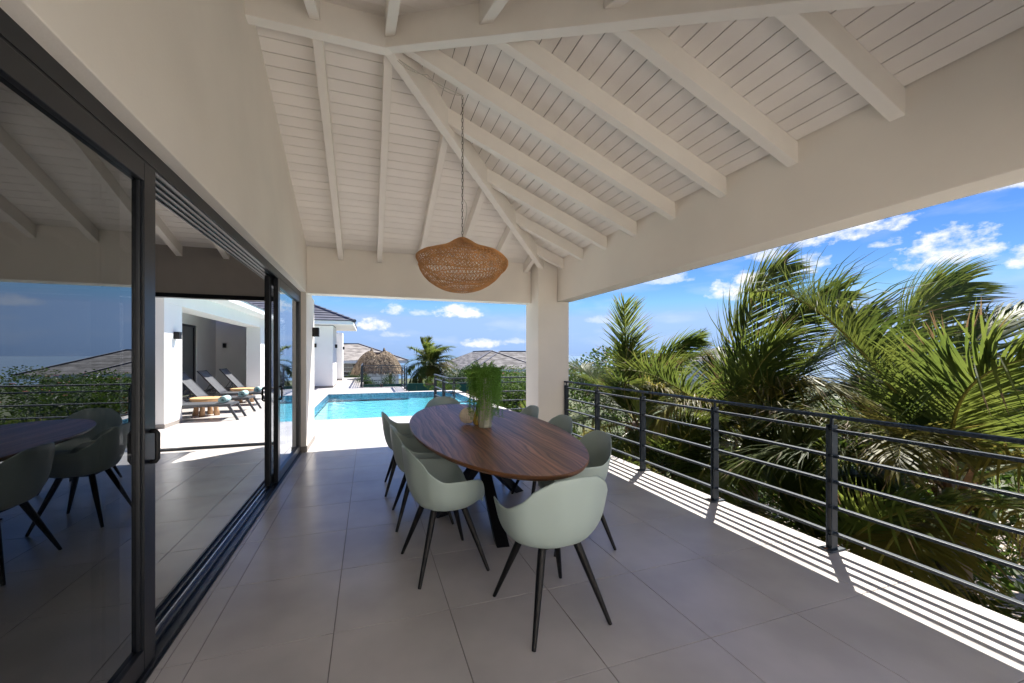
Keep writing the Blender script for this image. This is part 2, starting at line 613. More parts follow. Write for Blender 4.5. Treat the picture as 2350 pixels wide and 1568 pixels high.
M = dict(
    plaster=mat('wall_plaster', (0.84, 0.79, 0.715), 0.75, var=0.05, scale=1.1, bump=0.10, bscale=70, coords='World'),
    white=mat('white_render', (0.80, 0.79, 0.765), 0.75, var=0.03, scale=1.2, bump=0.06, bscale=140, coords='World'),
    board=mat('painted_boards', (0.84, 0.80, 0.745), 0.5, var=0.03, scale=3, bump=0.05, bscale=40, rand=0.025, coords='World'),
    timber=mat('painted_timber', (0.84, 0.80, 0.735), 0.5, var=0.03, scale=4, bump=0.06, bscale=30, coords='World'),
    gap=mat('board_joint', (0.20, 0.165, 0.13), 0.9),
    tile=mat('porcelain_tile', (0.46, 0.432, 0.412), 0.27, var=0.13, scale=1.8, bump=0.03, bscale=220, rand=0.035, coords='World', detail=4),
    grout=mat('grout', (0.20, 0.185, 0.175), 0.9, var=0.1),
    skirt=mat('skirting_tile', (0.25, 0.225, 0.205), 0.5, var=0.05),
    coping=mat('pale_coping', (0.55, 0.52, 0.49), 0.5, var=0.05, coords='World'),
    bounceslab=mat('pale_bounce_slab', (0.74, 0.70, 0.64), 0.7, var=0.06, scale=3, coords='World'),  # kept pale so the added rear slab throws back more sun
    alu=mat('anthracite_aluminium', (0.011, 0.013, 0.017), 0.32, spec=0.45, var=0.05, scale=30),
    steel=mat('powder_coated_steel', (0.017, 0.026, 0.037), 0.45, spec=0.42, var=0.12, scale=12),
    rust=mat('bolt', (0.10, 0.05, 0.035), 0.6, var=0.3, scale=60),
    brush=mat('brushed_rail', (0.55, 0.57, 0.60), 0.3, metal=0.8),
    black=mat('black_metal', (0.006, 0.006, 0.007), 0.48, spec=0.3, var=0.1, scale=20),
    sage=mat('sage_plastic', (0.365, 0.45, 0.425), 0.42, var=0.015, scale=5, bump=0.02, bscale=500),
    wood=wood_top_mat(),
    edge=mat('table_edge', (0.17, 0.072, 0.028), 0.4, var=0.35, scale=8, stretch=(1, 1, 14), bump=0.1, bscale=30),
    rattan=mat('rattan', (0.58, 0.295, 0.11), 0.5, var=0.22, scale=14, spec=0.4),
    chain=mat('dark_chain', (0.05, 0.045, 0.04), 0.4, metal=0.7),
    cable=mat('pale_cable', (0.55, 0.52, 0.46), 0.5),
    glass=glass_mat('tinted_glass', (0.085, 0.09, 0.095), 0.17),
    glass_back=glass_mat('tinted_glass_inner', (0.5, 0.5, 0.5), -0.02),
    glass_clear=glass_mat('clear_glass', (0.82, 0.85, 0.86), 0.30),
    roomdark=mat('room_wall_grey', (0.42, 0.39, 0.36), 0.8, var=0.03, coords='World'),
    rooffelt=mat('roof_covering', (0.05, 0.05, 0.055), 0.7, var=0.15, coords='World'),
    rtile=mat('slate_grey_roof_tile', (0.075, 0.075, 0.088), 0.5, var=0.2, scale=3, rand=0.1, coords='World'),
    shingle=shingle_mat('weathered_shingle', (0.062, 0.057, 0.057), (0.145, 0.137, 0.135), 3.4, (0.024, 0.022, 0.022)),
    shingle2=shingle_mat('pale_shingle', (0.17, 0.152, 0.135), (0.26, 0.238, 0.215), 3.4, (0.085, 0.075, 0.067)),
    dglass=mat('dark_window', (0.02, 0.022, 0.025), 0.08, spec=0.8),
    gdoor=mat('grey_door_panel', (0.12, 0.125, 0.13), 0.35, var=0.04),
    basin=mat('pool_plaster', (0.48, 0.78, 0.82), 0.6, var=0.06, scale=1.5, coords='World'),
    water=water_mat(),
    mosaic=mat('blue_mosaic', (0.025, 0.075, 0.13), 0.25, color2=(0.12, 0.22, 0.30), scale=14, detail=2, coords='World', stretch=(1, 1, 1.6)),
    green_wall=mat('green_screen', (0.012, 0.10, 0.065), 0.6, var=0.12, scale=2, coords='World'),
    plank=mat('brown_plank', (0.22, 0.12, 0.07), 0.7, var=0.2),
    sling=mat('grey_sling', (0.045, 0.048, 0.055), 0.6, var=0.05, bump=0.15, bscale=300),
    lframe=mat('lounger_frame', (0.035, 0.037, 0.042), 0.45),
    towel=mat('aqua_towel', (0.30, 0.45, 0.45), 0.9, var=0.08, scale=30, bump=0.5, bscale=180),
    teak=mat('pale_slab_wood', (0.52, 0.30, 0.14), 0.55, var=0.3, scale=5, stretch=(1, 3, 6), bump=0.1),
    stump=mat('root_wood', (0.45, 0.27, 0.14), 0.7, var=0.35, scale=9, stretch=(3, 3, 0.6), bump=0.3, bscale=25),
    vase=mat('sage_ceramic', (0.38, 0.385, 0.29), 0.5, var=0.08, scale=8),
    ball=mat('cream_ceramic', (0.72, 0.63, 0.51), 0.7, var=0.06, scale=20),
    gold=mat('amber_glass', (0.45, 0.33, 0.07), 0.08, spec=0.9),
    fern=leaf_mat('fern_green', (0.12, 0.29, 0.045), (0.24, 0.46, 0.08), 0.45, 0.5),
    palm=leaf_mat('palm_leaf', (0.042, 0.070, 0.013), (0.092, 0.116, 0.022), 0.55, 0.46, 0.2),
    palmy=leaf_mat('palm_leaf_yellow', (0.10, 0.105, 0.022), (0.175, 0.155, 0.032), 0.5, 0.46, 0.2),
    palmd=leaf_mat('palm_leaf_dry', (0.12, 0.08, 0.035), (0.18, 0.13, 0.06), 0.3, 0.6),
    rachis=mat('frond_rib', (0.17, 0.155, 0.025), 0.45, var=0.25, scale=5, coords='World'),
    fibre=mat('palm_fibre', (0.16, 0.085, 0.035), 0.85, var=0.4, scale=14, bump=0.4, bscale=40),
    trunk=mat('palm_trunk', (0.20, 0.165, 0.13), 0.9, var=0.25, scale=6, stretch=(1, 1, 5), bump=0.6, bscale=14),
    coconut=mat('orange_coconut', (0.42, 0.16, 0.025), 0.45, var=0.25, scale=6),
    coconutg=mat('green_coconut', (0.13, 0.17, 0.03), 0.4, var=0.25, scale=6),
    shrub=leaf_mat('shrub_leaf', (0.022, 0.050, 0.007), (0.052, 0.095, 0.013), 0.4, 0.5, 0.25),
    shrubd=leaf_mat('dark_shrub_leaf', (0.013, 0.034, 0.008), (0.032, 0.068, 0.013), 0.35, 0.4),
    flower=mat('red_flower', (0.45, 0.03, 0.04), 0.6, var=0.3, scale=30),
    croton=leaf_mat('orange_leaf', (0.17, 0.05, 0.012), (0.22, 0.10, 0.016), 0.4, 0.45),
    thatch=mat('palm_thatch', (0.20, 0.145, 0.09), 0.95, var=0.45, scale=22, coords='World', stretch=(1, 1, 0.25)),
    thatch2=mat('dark_thatch', (0.10, 0.07, 0.045), 0.95, var=0.3, scale=20),
    thatch3=mat('bright_thatch', (0.34, 0.26, 0.17), 0.9, var=0.2, scale=20),
    soil=mat('garden_soil', (0.085, 0.085, 0.038), 0.95, var=0.5, scale=0.8, color2=(0.04, 0.065, 0.018), coords='World'),
    sea=mat('sea_water', (0.06, 0.12, 0.18), 0.35, var=0.15, scale=0.02, coords='World', bump=0.1, bscale=0.5),
    bark=mat('bark', (0.10, 0.075, 0.05), 0.9, var=0.3),
)


def paver_mat():
    m = bpy.data.materials.new('sand_pavers')
    m.use_nodes = True
    n, l = m.node_tree.nodes, m.node_tree.links
    p = n['Principled BSDF']
    p.inputs['Roughness'].default_value = 0.85
    g = n.new('ShaderNodeNewGeometry')
    br = n.new('ShaderNodeTexBrick')
    br.inputs['Scale'].default_value = 2.5
    br.inputs['Mortar Size'].default_value = 0.012
    br.inputs['Color1'].default_value = (0.44, 0.37, 0.30, 1)
    br.inputs['Color2'].default_value = (0.36, 0.30, 0.245, 1)
    br.inputs['Mortar'].default_value = (0.16, 0.13, 0.10, 1)
    l.new(g.outputs['Position'], br.inputs['Vector'])
    l.new(br.outputs[0], p.inputs['Base Color'])
    return m


M['paver'] = paver_mat()

# ------------------------------------------------------------------ dimensions of the place
WALL = -0.88          # veranda side of the house wall
RX0, RX1 = 3.12, 3.35  # veranda edge beam
FY0, FY1 = 6.31, 6.54  # far beam
AX, AY = 0.15, 3.34    # roof apex (plan)
NY0 = AY - (FY0 - AY)  # near beam inner face
PITCH = 0.40
ZB = 3.07              # boards at the beam
BEAM_Z = 2.375
ROOM_X0 = -5.6
ROOM_Y1 = 7.0
GROUND = -2.9


def zb(dist):
    return ZB + PITCH * dist


# ------------------------------------------------------------------ ground, sea
tag(MB().quad((-60, -40, GROUND), (60, -40, GROUND), (75, 75, GROUND), (-75, 75, GROUND)).build('ground', M['soil']), kind='structure')
m = MB()
m.quad((-75, 75, GROUND), (75, 75, GROUND), (160, 200, -24), (-160, 200, -24))
m.quad((75, 75, GROUND), (60, -40, GROUND), (200, -120, -24), (160, 200, -24))
tag(m.build('hillside', M['soil']), kind='structure')
S = 40000
tag(MB().quad((-S, -S, -22), (S, -S, -22), (S, S, -22), (-S, S, -22)).build('sea', M['sea']), kind='structure')
tag(MB().quad((3.6, -8, GROUND + .02), (16, -8, GROUND + .02), (16, 8.5, GROUND + .02), (3.6, 8.5, GROUND + .02)).build('driveway', M['paver']), kind='structure')

# ------------------------------------------------------------------ floors, each tile a part
POOL = (-1.42, 3.30, 9.35, 15.5)
# areas of paved floor (x0, x1, y0, y1)
AREAS = [(-0.90, 3.35, -0.6, 7.62), (-0.90, 1.58, 7.62, 9.35), (ROOM_X0, -0.90, -1.6, 7.2), (-6.2, -0.90, 7.2, 9.35), (-6.2, POOL[0], 9.35, 15.5),
         (-6.2, 1.55, 15.5, 18.45), (-6.2, -0.25, 18.45, 27.0)]
slab = MB()
for (x0, x1, y0, y1) in AREAS:
    slab.box(x0, x1, y0, y1, -0.30, -0.0045)
floor = tag(slab.build('floor', M['grout']), kind='structure')
TX, TY = 0.61, 0.622
GX, GY = -0.78, 1.52
tile_cache = {}


def tile_mesh(w, h):
    k = (round(w, 3), round(h, 3))
    if k not in tile_cache:
        g, b, t = 0.0019, 0.0014, 0.0045
        x0, x1, y0, y1 = g, w - g, g, h - g
        lo = [(x0, y0, -t), (x1, y0, -t), (x1, y1, -t), (x0, y1, -t)]
        mi = [(x0, y0, -b), (x1, y0, -b), (x1, y1, -b), (x0, y1, -b)]
        hi = [(x0 + b, y0 + b, 0), (x1 - b, y0 + b, 0), (x1 - b, y1 - b, 0), (x0 + b, y1 - b, 0)]
        q = MB()
        q.v = lo + mi + hi
        q.f = [(8, 9, 10, 11)]
        for a in (0, 4):
            for i in range(4):
                j = (i + 1) % 4
                q.f.append((a + i, a + j, a + 4 + j, a + 4 + i))
        q.m = [0] * len(q.f)
        tile_cache[k] = q.mesh('tile', M['tile'])
    return tile_cache[k]


far_tiles = MB()
cells = []
for (x0, x1, y0, y1) in AREAS:
    i0, i1 = math.floor((x0 - GX) / TX), math.ceil((x1 - GX) / TX)
    j0, j1 = math.floor((y0 - GY) / TY), math.ceil((y1 - GY) / TY)
    for i in range(i0, i1):
        for j in range(j0, j1):
            a0, a1 = max(x0, GX + i * TX), min(x1, GX + (i + 1) * TX)
            b0, b1 = max(y0, GY + j * TY), min(y1, GY + (j + 1) * TY)
            if a1 - a0 > 0.03 and b1 - b0 > 0.03:
                cells.append((math.hypot((a0 + a1) / 2, (b0 + b1) / 2) + (20 if b1 < 0.6 else 0) + (6 if a1 < -3.2 and b1 < 7 else 0), a0, a1, b0, b1))
cells.sort()
for k, (_, a0, a1, b0, b1) in enumerate(cells):
    if k < 290:
        inst('tile', tile_mesh(a1 - a0, b1 - b0), floor, (a0, b0, 0))
    else:
        g = 0.002
        far_tiles.quad((a0 + g, b0 + g, 0), (a1 - g, b0 + g, 0), (a1 - g, b1 - g, 0), (a0 + g, b1 - g, 0))
tag(far_tiles.build('tiles_far', M['tile'], floor), kind='stuff')

tag(MB().box(-.90, 7.5, -4.9, -.6, -.30, .0).build('rear_bounce_slab', M['bounceslab']), kind='structure')  # unseen slab added behind the camera to bounce sunlight under the roof

# ------------------------------------------------------------------ pool
px0, px1, py0, py1 = POOL
b = MB()
b.quad((px0, py0, -1.5), (px1, py0, -1.5), (px1, py1, -1.5), (px0, py1, -1.5))
for q in (((px0, py0), (px1, py0)), ((px1, py0), (px1, py1)), ((px1, py1), (px0, py1)), ((px0, py1), (px0, py0))):
    (xa, ya), (xb, yb) = q
    b.quad((xa, ya, -0.24), (xb, yb, -0.24), (xb, yb, -1.5), (xa, ya, -1.5))
pool = tag(b.build('pool', M['basin']), kind='structure')
b = MB()
t = 0.015
b.box(px0, px1, py1 - t, py1, -.24, -.003).box(px0, px0 + t, py0, py1 - t, -.24, -.003).box(px1 - t, px1, py0, py1 - t, -.24, -.003).box(px0 + t, px1 - t, py0, py0 + t, -.24, -.003)
b.build('waterline_mosaic', M['mosaic'], pool)
b = MB()
b.box(px1, px1 + .27, py0 - .27, py1 + .27, -.25, .004).box(1.585, px1, py0 - .27, py0, -.25, .004).box(1.56, px1, py1, py1 + .27, -.25, .004)
b.box(px1 + .04, px1 + .23, py0 - .2, py1 + .2, GROUND, -.25)
b.build('coping', M['coping'], pool)
tag(MB().quad((px0 + t, py0 + t, -.105), (px1 - t, py0 + t, -.105), (px1 - t, py1 - t, -.105), (px0 + t, py1 - t, -.105)).build('water', M['water']), kind='structure')

# ------------------------------------------------------------------ villa: walls, beams, column
villa = tag(empty('villa', (0, 0, 0)), 'cream rendered villa with a boarded hip-roofed veranda and dark sliding doors', 'house')
WX0 = -1.16
DY0, DY1 = -1.2, 6.30     # opening in the veranda wall
w = MB()
w.box(WX0, WALL, -9.0, DY0, 0, 2.7).box(WX0, WALL, -1.9, DY0, 2.7, 4.6)  # stretch behind the camera added, unseen, to reflect sun onto the veranda ceiling
w.box(WX0, WALL, DY1, 7.18, 0, 2.385).box(WX0, WALL, DY1, 6.9, 2.385, 3.4)
w.box(WX0, WALL, DY0, DY1, 2.385, 4.6)
w.box(WALL, 7.5, -5.2, -4.9, 0, 5.2)  # unseen cross wall added at the rear to bounce sun into the veranda
w.build('wall', M['plaster'], villa, bevel=0.004)
w = MB()
w.box(ROOM_X0, -5.0, ROOM_Y1, 7.18, 0, 2.384).box(ROOM_X0, WX0, ROOM_Y1, 7.18, 2.385, 3.2)
w.box(ROOM_X0 - .2, ROOM_X0, -1.9, 7.18, 0, 4.9).box(ROOM_X0, WX0, -1.9, -1.6, 0, 4.9)
w.build('room_wall', M['roomdark'], villa)
m = MB()
m.box(WALL + .0, WALL + .012, DY1 + .0, 7.192, 0.001, .085).box(WX0, WALL + .012, 7.18, 7.192, 0.001, .085)
m.box(-.965, WALL + .0, DY1 - .012, DY1, 0.001, .085)
m.build('skirting', M['skirt'], villa)
# veranda edge beams
m = MB()
m.box(RX0, RX1, -0.1, 6.0, BEAM_Z, 3.16)
m.build('edge_beam', M['plaster'], villa, bevel=0.006)
MB().box(WALL, 2.77, FY0, FY1, BEAM_Z, 3.16).build('edge_beam', M['plaster'], villa, bevel=0.006)
MB().box(WALL, 2.77, NY0 - .23, NY0, BEAM_Z, 3.16).build('edge_beam', M['plaster'], villa, bevel=0.006)
MB().box(2.77, 3.352, 6.0, 6.545, 0, 3.25).build('column', M['plaster'], villa, bevel=0.006)
MB().box(2.77, 3.352, -.35, NY0 - .02, 0, 3.25).build('column', M['plaster'], villa, bevel=0.006)

# veranda ceiling
EO = 1.01   # how far the roof reaches past the inner face of the beams
zr = zb(RX0 - AX)
off = 0.03
c = MB()
E1 = (RX0 + EO, FY0 + EO, ZB - PITCH * EO + off)
E2 = (RX0 + EO, NY0 - EO, ZB - PITCH * EO + off)
AP = (AX, AY, zr + off)
LW = -6.6
LV = WALL - .14
HY = 7.95                                   # eave of the main house roof on the pool side
HP = (zr - ZB - .03) / (ROOM_Y1 - AY)
HZ = zr - HP * (HY - AY) + .06
SLOPES = ((AP, E2, E1), ((LV, AY, zr + off), AP, E1, (LV, FY0 + EO, E1[2])), ((LV, NY0 - EO, E1[2]), E2, AP, (LV, AY, zr + off)))
HSLOPES = (((LW, AY, zr + .06), (LV - .0, AY, zr + .06), (LV, HY, HZ), (LW, HY, HZ)), ((LW, -2.6, HZ - .4), (LV, -2.6, HZ - .4), (LV, AY, zr + .06), (LW, AY, zr + .06)))
for q in SLOPES:
    c.quad(*q)
ceiling = c.build('ceiling', M['gap'], villa)
c = MB()
up = V((0, 0, .14))
for tri in SLOPES + HSLOPES:
    c.prism([V(p) + V((0, 0, .02)) for p in tri], [V(p) + up for p in tri])
c.build('roof', M['rooffelt'], villa)
c = MB()
zs0, zs1 = E1[2] - .10, E1[2] + .16
xE, yF, yN = RX0 + EO, FY0 + EO, NY0 - EO
c.box(xE, xE + .03, yN, yF + .03, zs0, zs1).box(LV, xE, yF, yF + .03, zs0, zs1).box(LV, xE, yN - .03, yN, zs0, zs1).box(LW, LV, HY, HY + .03, HZ - .12, HZ + .15)
c.build('fascia', M['white'], villa)
# soffit outside the beams
c = MB()
sz = E1[2] - .02
c.box(RX1, xE, yN, yF, sz, sz + .012).box(LV, RX1, FY1 + .01, yF, sz, sz + .012).box(LV, RX1, yN, NY0 - .24, sz, sz + .012).box(LW, LV, 7.19, HY, HZ - .02, HZ - .008)
c.build('soffit', M['white'], villa)


def board(mb, pts, n, th=0.016):
    return mb.prism([V(p) for p in pts], [V(p) + V(n) * th for p in pts])


BW = 0.118
GAP = 0.006
run = RX0 - AX
slope_len = run * math.sqrt(1 + PITCH ** 2)
nb = int(slope_len / BW) + 1
cs = 1 / math.sqrt(1 + PITCH ** 2)
for k in range(nb):
    s0, s1 = k * BW * cs + GAP * cs / 2, min((k + 1) * BW * cs - GAP * cs / 2, run + .0)
    if s1 - s0 < .01:
        continue
    za, z1 = zb(run - s0), zb(run - s1)
    # right slope (between the two hips)
    pts = [(AX + s0, AY - s0, za), (AX + s1, AY - s1, z1), (AX + s1, AY + s1, z1), (AX + s0, AY + s0, za)]
    board(MB(), pts, (PITCH * cs, 0, cs)).build('board', M['board'], ceiling)
    pts = [(WALL, AY + s0, za), (AX + s0, AY + s0, za), (AX + s1, AY + s1, z1), (WALL, AY + s1, z1)]
    board(MB(), pts, (0, PITCH * cs, cs)).build('board', M['board'], ceiling)
    pts = [(WALL, AY - s1, z1), (AX + s1, AY - s1, z1), (AX + s0, AY - s0, za), (WALL, AY - s0, za)]
    board(MB(), pts, (0, -PITCH * cs, cs)).build('board', M['board'], ceiling)

RD, RW = 0.165, 0.078


def rafter(x0, y0, x1, y1, w=RW, d=RD, name='rafter', s0=None, s1=None):
    """plan line, s = run distance from the ridge at each end; plumb sides"""
    a, b_ = V((x0, y0, 0)), V((x1, y1, 0))
    dv = (b_ - a).normalized()
    sd = V((-dv.y, dv.x, 0)) * (w / 2)
    za, z1 = zb(run - s0), zb(run - s1)
    bot = [a + sd + V((0, 0, za - d)), a - sd + V((0, 0, za - d)), b_ - sd + V((0, 0, z1 - d)), b_ + sd + V((0, 0, z1 - d))]
    top = [p + V((0, 0, d)) for p in bot]
    MB().prism(bot, top).build(name, M['timber'], ceiling, bevel=0.004)


for k in range(-4, 5):
    y = AY + .615 * k
    s = abs(y - AY)
    rafter(AX + s + (.0 if k else .06), y, RX0 + .01, y, s0=s + (.0 if k else .06), s1=run + .01)
for x in (-.40, .17, .80, 1.42, 2.04, 2.66):
    s = max(0.0, x - AX) + .03
    rafter(x, AY + s, x, FY0 + .01, s0=s, s1=run + .01)
    rafter(x, AY - s, x, NY0 - .01, s0=s, s1=run + .01)
HD = RD + .095
rafter(AX, AY, RX0 - .16, FY0 - .16, w=.085, d=HD, name='hip_beam', s0=0, s1=run - .16)
rafter(AX, AY, RX0 - .16, NY0 + .16, w=.085, d=HD, name='hip_beam', s0=0, s1=run - .16)
MB().box(WALL, AX + .04, AY - .045, AY + .045, zr - HD - .01, zr + .01).build('ridge_beam', M['timber'], ceiling, bevel=0.004)
MB().box(AX - .02, AX + .012, AY + .046, AY + .052, zr - HD + .02, zr - HD + .05).build('hook_plate', M['chain'], ceiling)

# room ceiling behind the doors
rc = MB().quad((ROOM_X0, AY, zr + .02), (WX0, AY, zr + .02), (WX0, ROOM_Y1, ZB + .05), (ROOM_X0, ROOM_Y1, ZB + .05))
rc.quad((ROOM_X0, -1.6, ZB - .35), (WX0, -1.6, ZB - .35), (WX0, AY, zr + .02), (ROOM_X0, AY, zr + .02))
room_ceiling = rc.build('room_ceiling', M['gap'], villa)
rlen = ROOM_Y1 - AY
rp = (zr - ZB - .03) / rlen
for k in range(31):
    s0, s1 = k * .118, (k + 1) * .118 - .007
    if s1 > rlen:
        break
    z0_, z1_ = zr - rp * s0, zr - rp * s1
    board(MB(), [(ROOM_X0, AY + s0, z0_), (WX0, AY + s0, z0_), (WX0, AY + s1, z1_), (ROOM_X0, AY + s1, z1_)], (0, .37, .93)).build('board', M['board'], room_ceiling)
for k in range(7):
    x = -1.5 - .615 * k
    bot = [V((x + .04, AY, zr - .15)), V((x - .04, AY, zr - .15)), V((x - .04, ROOM_Y1, ZB + .03 - .15)), V((x + .04, ROOM_Y1, ZB + .03 - .15))]
    MB().prism(bot, [p + V((0, 0, .15)) for p in bot]).build('rafter', M['timber'], room_ceiling)

# sliding doors
FX = -.985                         # outer face of the frame
fr = MB()
fr.box(-1.13, FX + .03, DY0, DY1, 2.315, 2.385)                     # head
for xx in (-1.125, -1.085, -1.045, -1.005, -.963):
    fr.box(xx - .004, xx + .004, DY0, DY1 - .05, 2.305, 2.316)
fr.box(-1.13, FX + .03, DY1 - .055, DY1, 0.03, 2.315)
fr.box(-1.14, -.93, DY0, DY1, .001, .008)                           # sill plate
for xx in (-1.125, -1.085, -1.005, -.945):
    fr.box(xx - .006, xx + .006, DY0, DY1, .008, .026)
fr.build('door_frame', M['alu'], villa)
fr = MB()
fr.box(-1.049, -1.041, DY0, DY1, .008, .027)
fr.build('door_track', M['brush'], villa)


def door_leaf(y0, y1, xc, gm, st=0.095):
    d = MB()
    z0, z1 = .03, 2.30
    a, b_ = xc - .024, xc + .024
    d.box(a, b_, y0, y0 + st, z0, z1).box(a, b_, y1 - st, y1, z0, z1).box(a, b_, y0 + st, y1 - st, z1 - .085, z1).box(a, b_, y0 + st, y1 - st, z0, z0 + .095)
    d.box(a + .012, b_ - .012, y0 + st, y0 + st + .012, z0 + .095, z1 - .085).box(a + .012, b_ - .012, y1 - st - .012, y1 - st, z0 + .095, z1 - .085)
    o = d.build('sliding_door', M['alu'], villa, bevel=0.003)
    MB().quad((xc, y0 + st, z0 + .095), (xc, y1 - st, z0 + .095), (xc, y1 - st, z1 - .085), (xc, y0 + st, z1 - .085)).build('glass_pane', gm, o)
    return o


def d_handle(parent, x, y, z, out):
    h = MB()
    out *= .62
    h.tube([(x, y, z - .07), (x + out * .030, y, z - .07), (x + out * .042, y, z - .058), (x + out * .042, y, z + .058), (x + out * .030, y, z + .07), (x, y, z + .07)], .0105, 8)
    h.build('handle', M['black'], parent, smooth=True)


l1 = door_leaf(-1.0, 2.20, -.975, M['glass'])
d_handle(l1, -.95, 2.155, 1.02, 1)
l1b = door_leaf(-1.1, 2.05, -1.035, M['glass_back'])
l2 = door_leaf(4.78, 6.26, -.975, M['glass_clear'])
d_handle(l2, -.95, 4.83, 1.02, 1)
l3 = door_leaf(4.66, 6.2, -1.035, M['glass_clear'])
d_handle(l3, -1.06, 4.70, 1.02, -1)
MB().box(-1.062, -1.059, 4.68, 4.73, .3, 2.1).build('lock_strip', M['brush'], l3)
# doorway on the pool side of the room
fr = MB()
fr.box(-5.0, WX0 - .0, ROOM_Y1 - .02, ROOM_Y1 + .1, 2.32, 2.385).box(-5.0, WX0, ROOM_Y1 - .03, ROOM_Y1 + .12, .002, .016).box(-5.0, -4.93, ROOM_Y1 - .02, ROOM_Y1 + .1, .016, 2.32)
for yy in (.0, .03, .06, .09):
    fr.box(-4.9, WX0, ROOM_Y1 + yy - .006, ROOM_Y1 + yy + .006, .016, .026)
fr.build('door_frame', M['alu'], villa)


def pool_leaf(x0, x1, y):
    d = MB()
    st = .09
    d.box(x0, x0 + st, y - .022, y + .022, .03, 2.3).box(x1 - st, x1, y - .022, y + .022, .03, 2.3).box(x0 + st, x1 - st, y - .022, y + .022, 2.22, 2.3).box(x0 + st, x1 - st, y - .022, y + .022, .03, .12)
    o = d.build('sliding_door', M['alu'], villa, bevel=0.003)
    MB().quad((x0 + st, y, .12), (x1 - st, y, .12), (x1 - st, y, 2.22), (x0 + st, y, 2.22)).build('glass_pane', M['glass_clear'], o)


pool_leaf(-4.95, -3.60, ROOM_Y1 + .02)
pool_leaf(-4.75, -3.35, ROOM_Y1 + .075)


# ------------------------------------------------------------------ railings
def railing(name, p0, p1, posts, label, near_wall=True, ends=(0, 0)):
    """p0,p1 plan ends; posts = distances along it"""
    p0, p1 = V((*p0, 0)), V((*p1, 0))
    d = (p1 - p0).normalized()
    n = V((-d.y, d.x, 0))
    root = tag(empty(name, p0), label, 'railing')
    L = (p1 - p0).length

    def loc(a, b_, z):
        return tuple(d * a + n * b_ + V((0, 0, z)))
    MB().bar(loc(-ends[0], 0, .985), loc(L + ends[1], 0, .985), .050, .024, (0, 0, 1)).build('handrail', M['steel'], root, bevel=.003)
    for z in (.125, .315, .505, .695, .885):
        MB().bar(loc(0, 0, z), loc(L, 0, z), .036, .020).build('rail', M['steel'], root, bevel=.002)
    for a in posts:
        m = MB()
        for s in (-1, 1):
            m.bar(loc(a + s * .0165, 0, .014), loc(a + s * .0165, 0, .925), .009, .062, up=tuple(n))
        m.bar(loc(a - .013, 0, .05), loc(a + .013, 0, .05), .05, .12)
        m.bar(loc(a, 0, .90), loc(a, 0, .977), .018, .018, up=tuple(n))
        po = m.build('post', M['steel'], root, bevel=.0015)
        MB().bar(loc(a, -.082, .007), loc(a, .082, .007), .085, .013).build('base_plate', M['steel'], po, bevel=.002)
        m = MB()
        for s in (-1, 1):
            c0 = loc(a, s * .062, .0135)
            m.tube([c0, (c0[0], c0[1], .021)], .011, 6)
        m.build('bolt', M['rust'], po)
    return root


RAILX = 3.275
railing('veranda_railing', (RAILX, .12), (RAILX, 5.99), [.81, 1.82, 2.83, 3.88, 4.88, 5.82], 'long dark steel railing along the veranda edge in front of the coconut palms')
railing('veranda_railing', (1.545, 7.55), (3.29, 7.55), [.09, 1.70], 'short dark steel railing behind the corner column, across the flowering shrubs')
railing('pool_railing', (1.54, 7.60), (1.54, 9.30), [.55, 1.62], 'short dark steel railing running from the veranda corner towards the pool')
railing('pool_railing', (1.50, 16.05), (1.50, 18.38), [.04, .9, 2.28], 'dark railing at the right side of the terrace bay past the pool')
railing('terrace_railing', (-.30, 18.40), (1.46, 18.40), [.04, .88], 'dark railing across the terrace bay in front of the thatched shelter')
railing('terrace_railing', (-.30, 18.46), (-.30, 26.9), [.05, 1.2, 2.4, 3.6, 4.8, 6, 7.2, 8.35], 'dark railing receding beside the far walkway')

# ------------------------------------------------------------------ pool wing
wing = tag(empty('pool_wing', (-3.83, 9.18, 0)), 'white rendered pool wing with covered patio, grey tiled roof and deep eaves', 'house')


def wpart(name, mb, mt, parent=wing, bevel=0.0):
    o = mb.build(name, mt, parent, bevel=bevel)
    if parent is wing:
        o.matrix_parent_inverse = Matrix.Translation(wing.location).inverted()
    return o


WF = -3.83
wpart('pillar', MB().box(-4.35, WF, 9.18, 9.95, 0, 2.5), M['white'], bevel=.006)
wpart('pillar', MB().box(-4.30, WF, 16.3, 18.75, 0, 2.5), M['white'], bevel=.006)
m = MB().box(-4.35, WF, 9.18, 18.75, 2.5, 3.0)
wpart('patio_beam', m, M['white'], bevel=.006)
m = MB().box(-6.5, -6.2, 9.18, 10.2, 0, 3.0).box(-6.5, -6.2, 17.35, 19.2, 0, 3.0).box(-6.5, -6.2, 10.2, 17.35, 2.58, 3.0).box(-6.5, -4.3, 19.2, 19.4, 0, 3.0).box(-6.5, -4.35, 9.18, 9.4, 0, 3.0)
wpart('patio_wall', m, M['white'])
m = MB().box(-6.5, -3.4, 8.6, 18.75, 3.0, 3.03)
wpart('patio_ceiling', m, M['white'])
dr = wpart('patio_door', MB().box(-6.32, -6.25, 17.2, 17.35, 0, 2.58).box(-6.32, -6.25, 10.2, 17.2, 2.5, 2.58).box(-6.32, -6.25, 13.6, 13.7, 0, 2.5).box(-6.32, -6.25, 10.2, 10.3, 0, 2.5), M['alu'])
wpart('door_panel', MB().box(-6.30, -6.28, 10.3, 13.6, 0, 2.5).box(-6.30, -6.28, 13.7, 17.2, 0, 2.5), M['gdoor'], parent=dr)
dr.children[0].matrix_parent_inverse = Matrix.Identity(4)
m = MB().box(-3.83, -1.52, 18.75, 20.76, 0, 2.80).box(-3.83, -1.85, 20.76, 24.2, 0, 2.80).box(-3.83, -1.45, 24.2, 25.2, 0, 2.80).box(-6.5, -3.83, 19.4, 25.2, 0, 2.80)
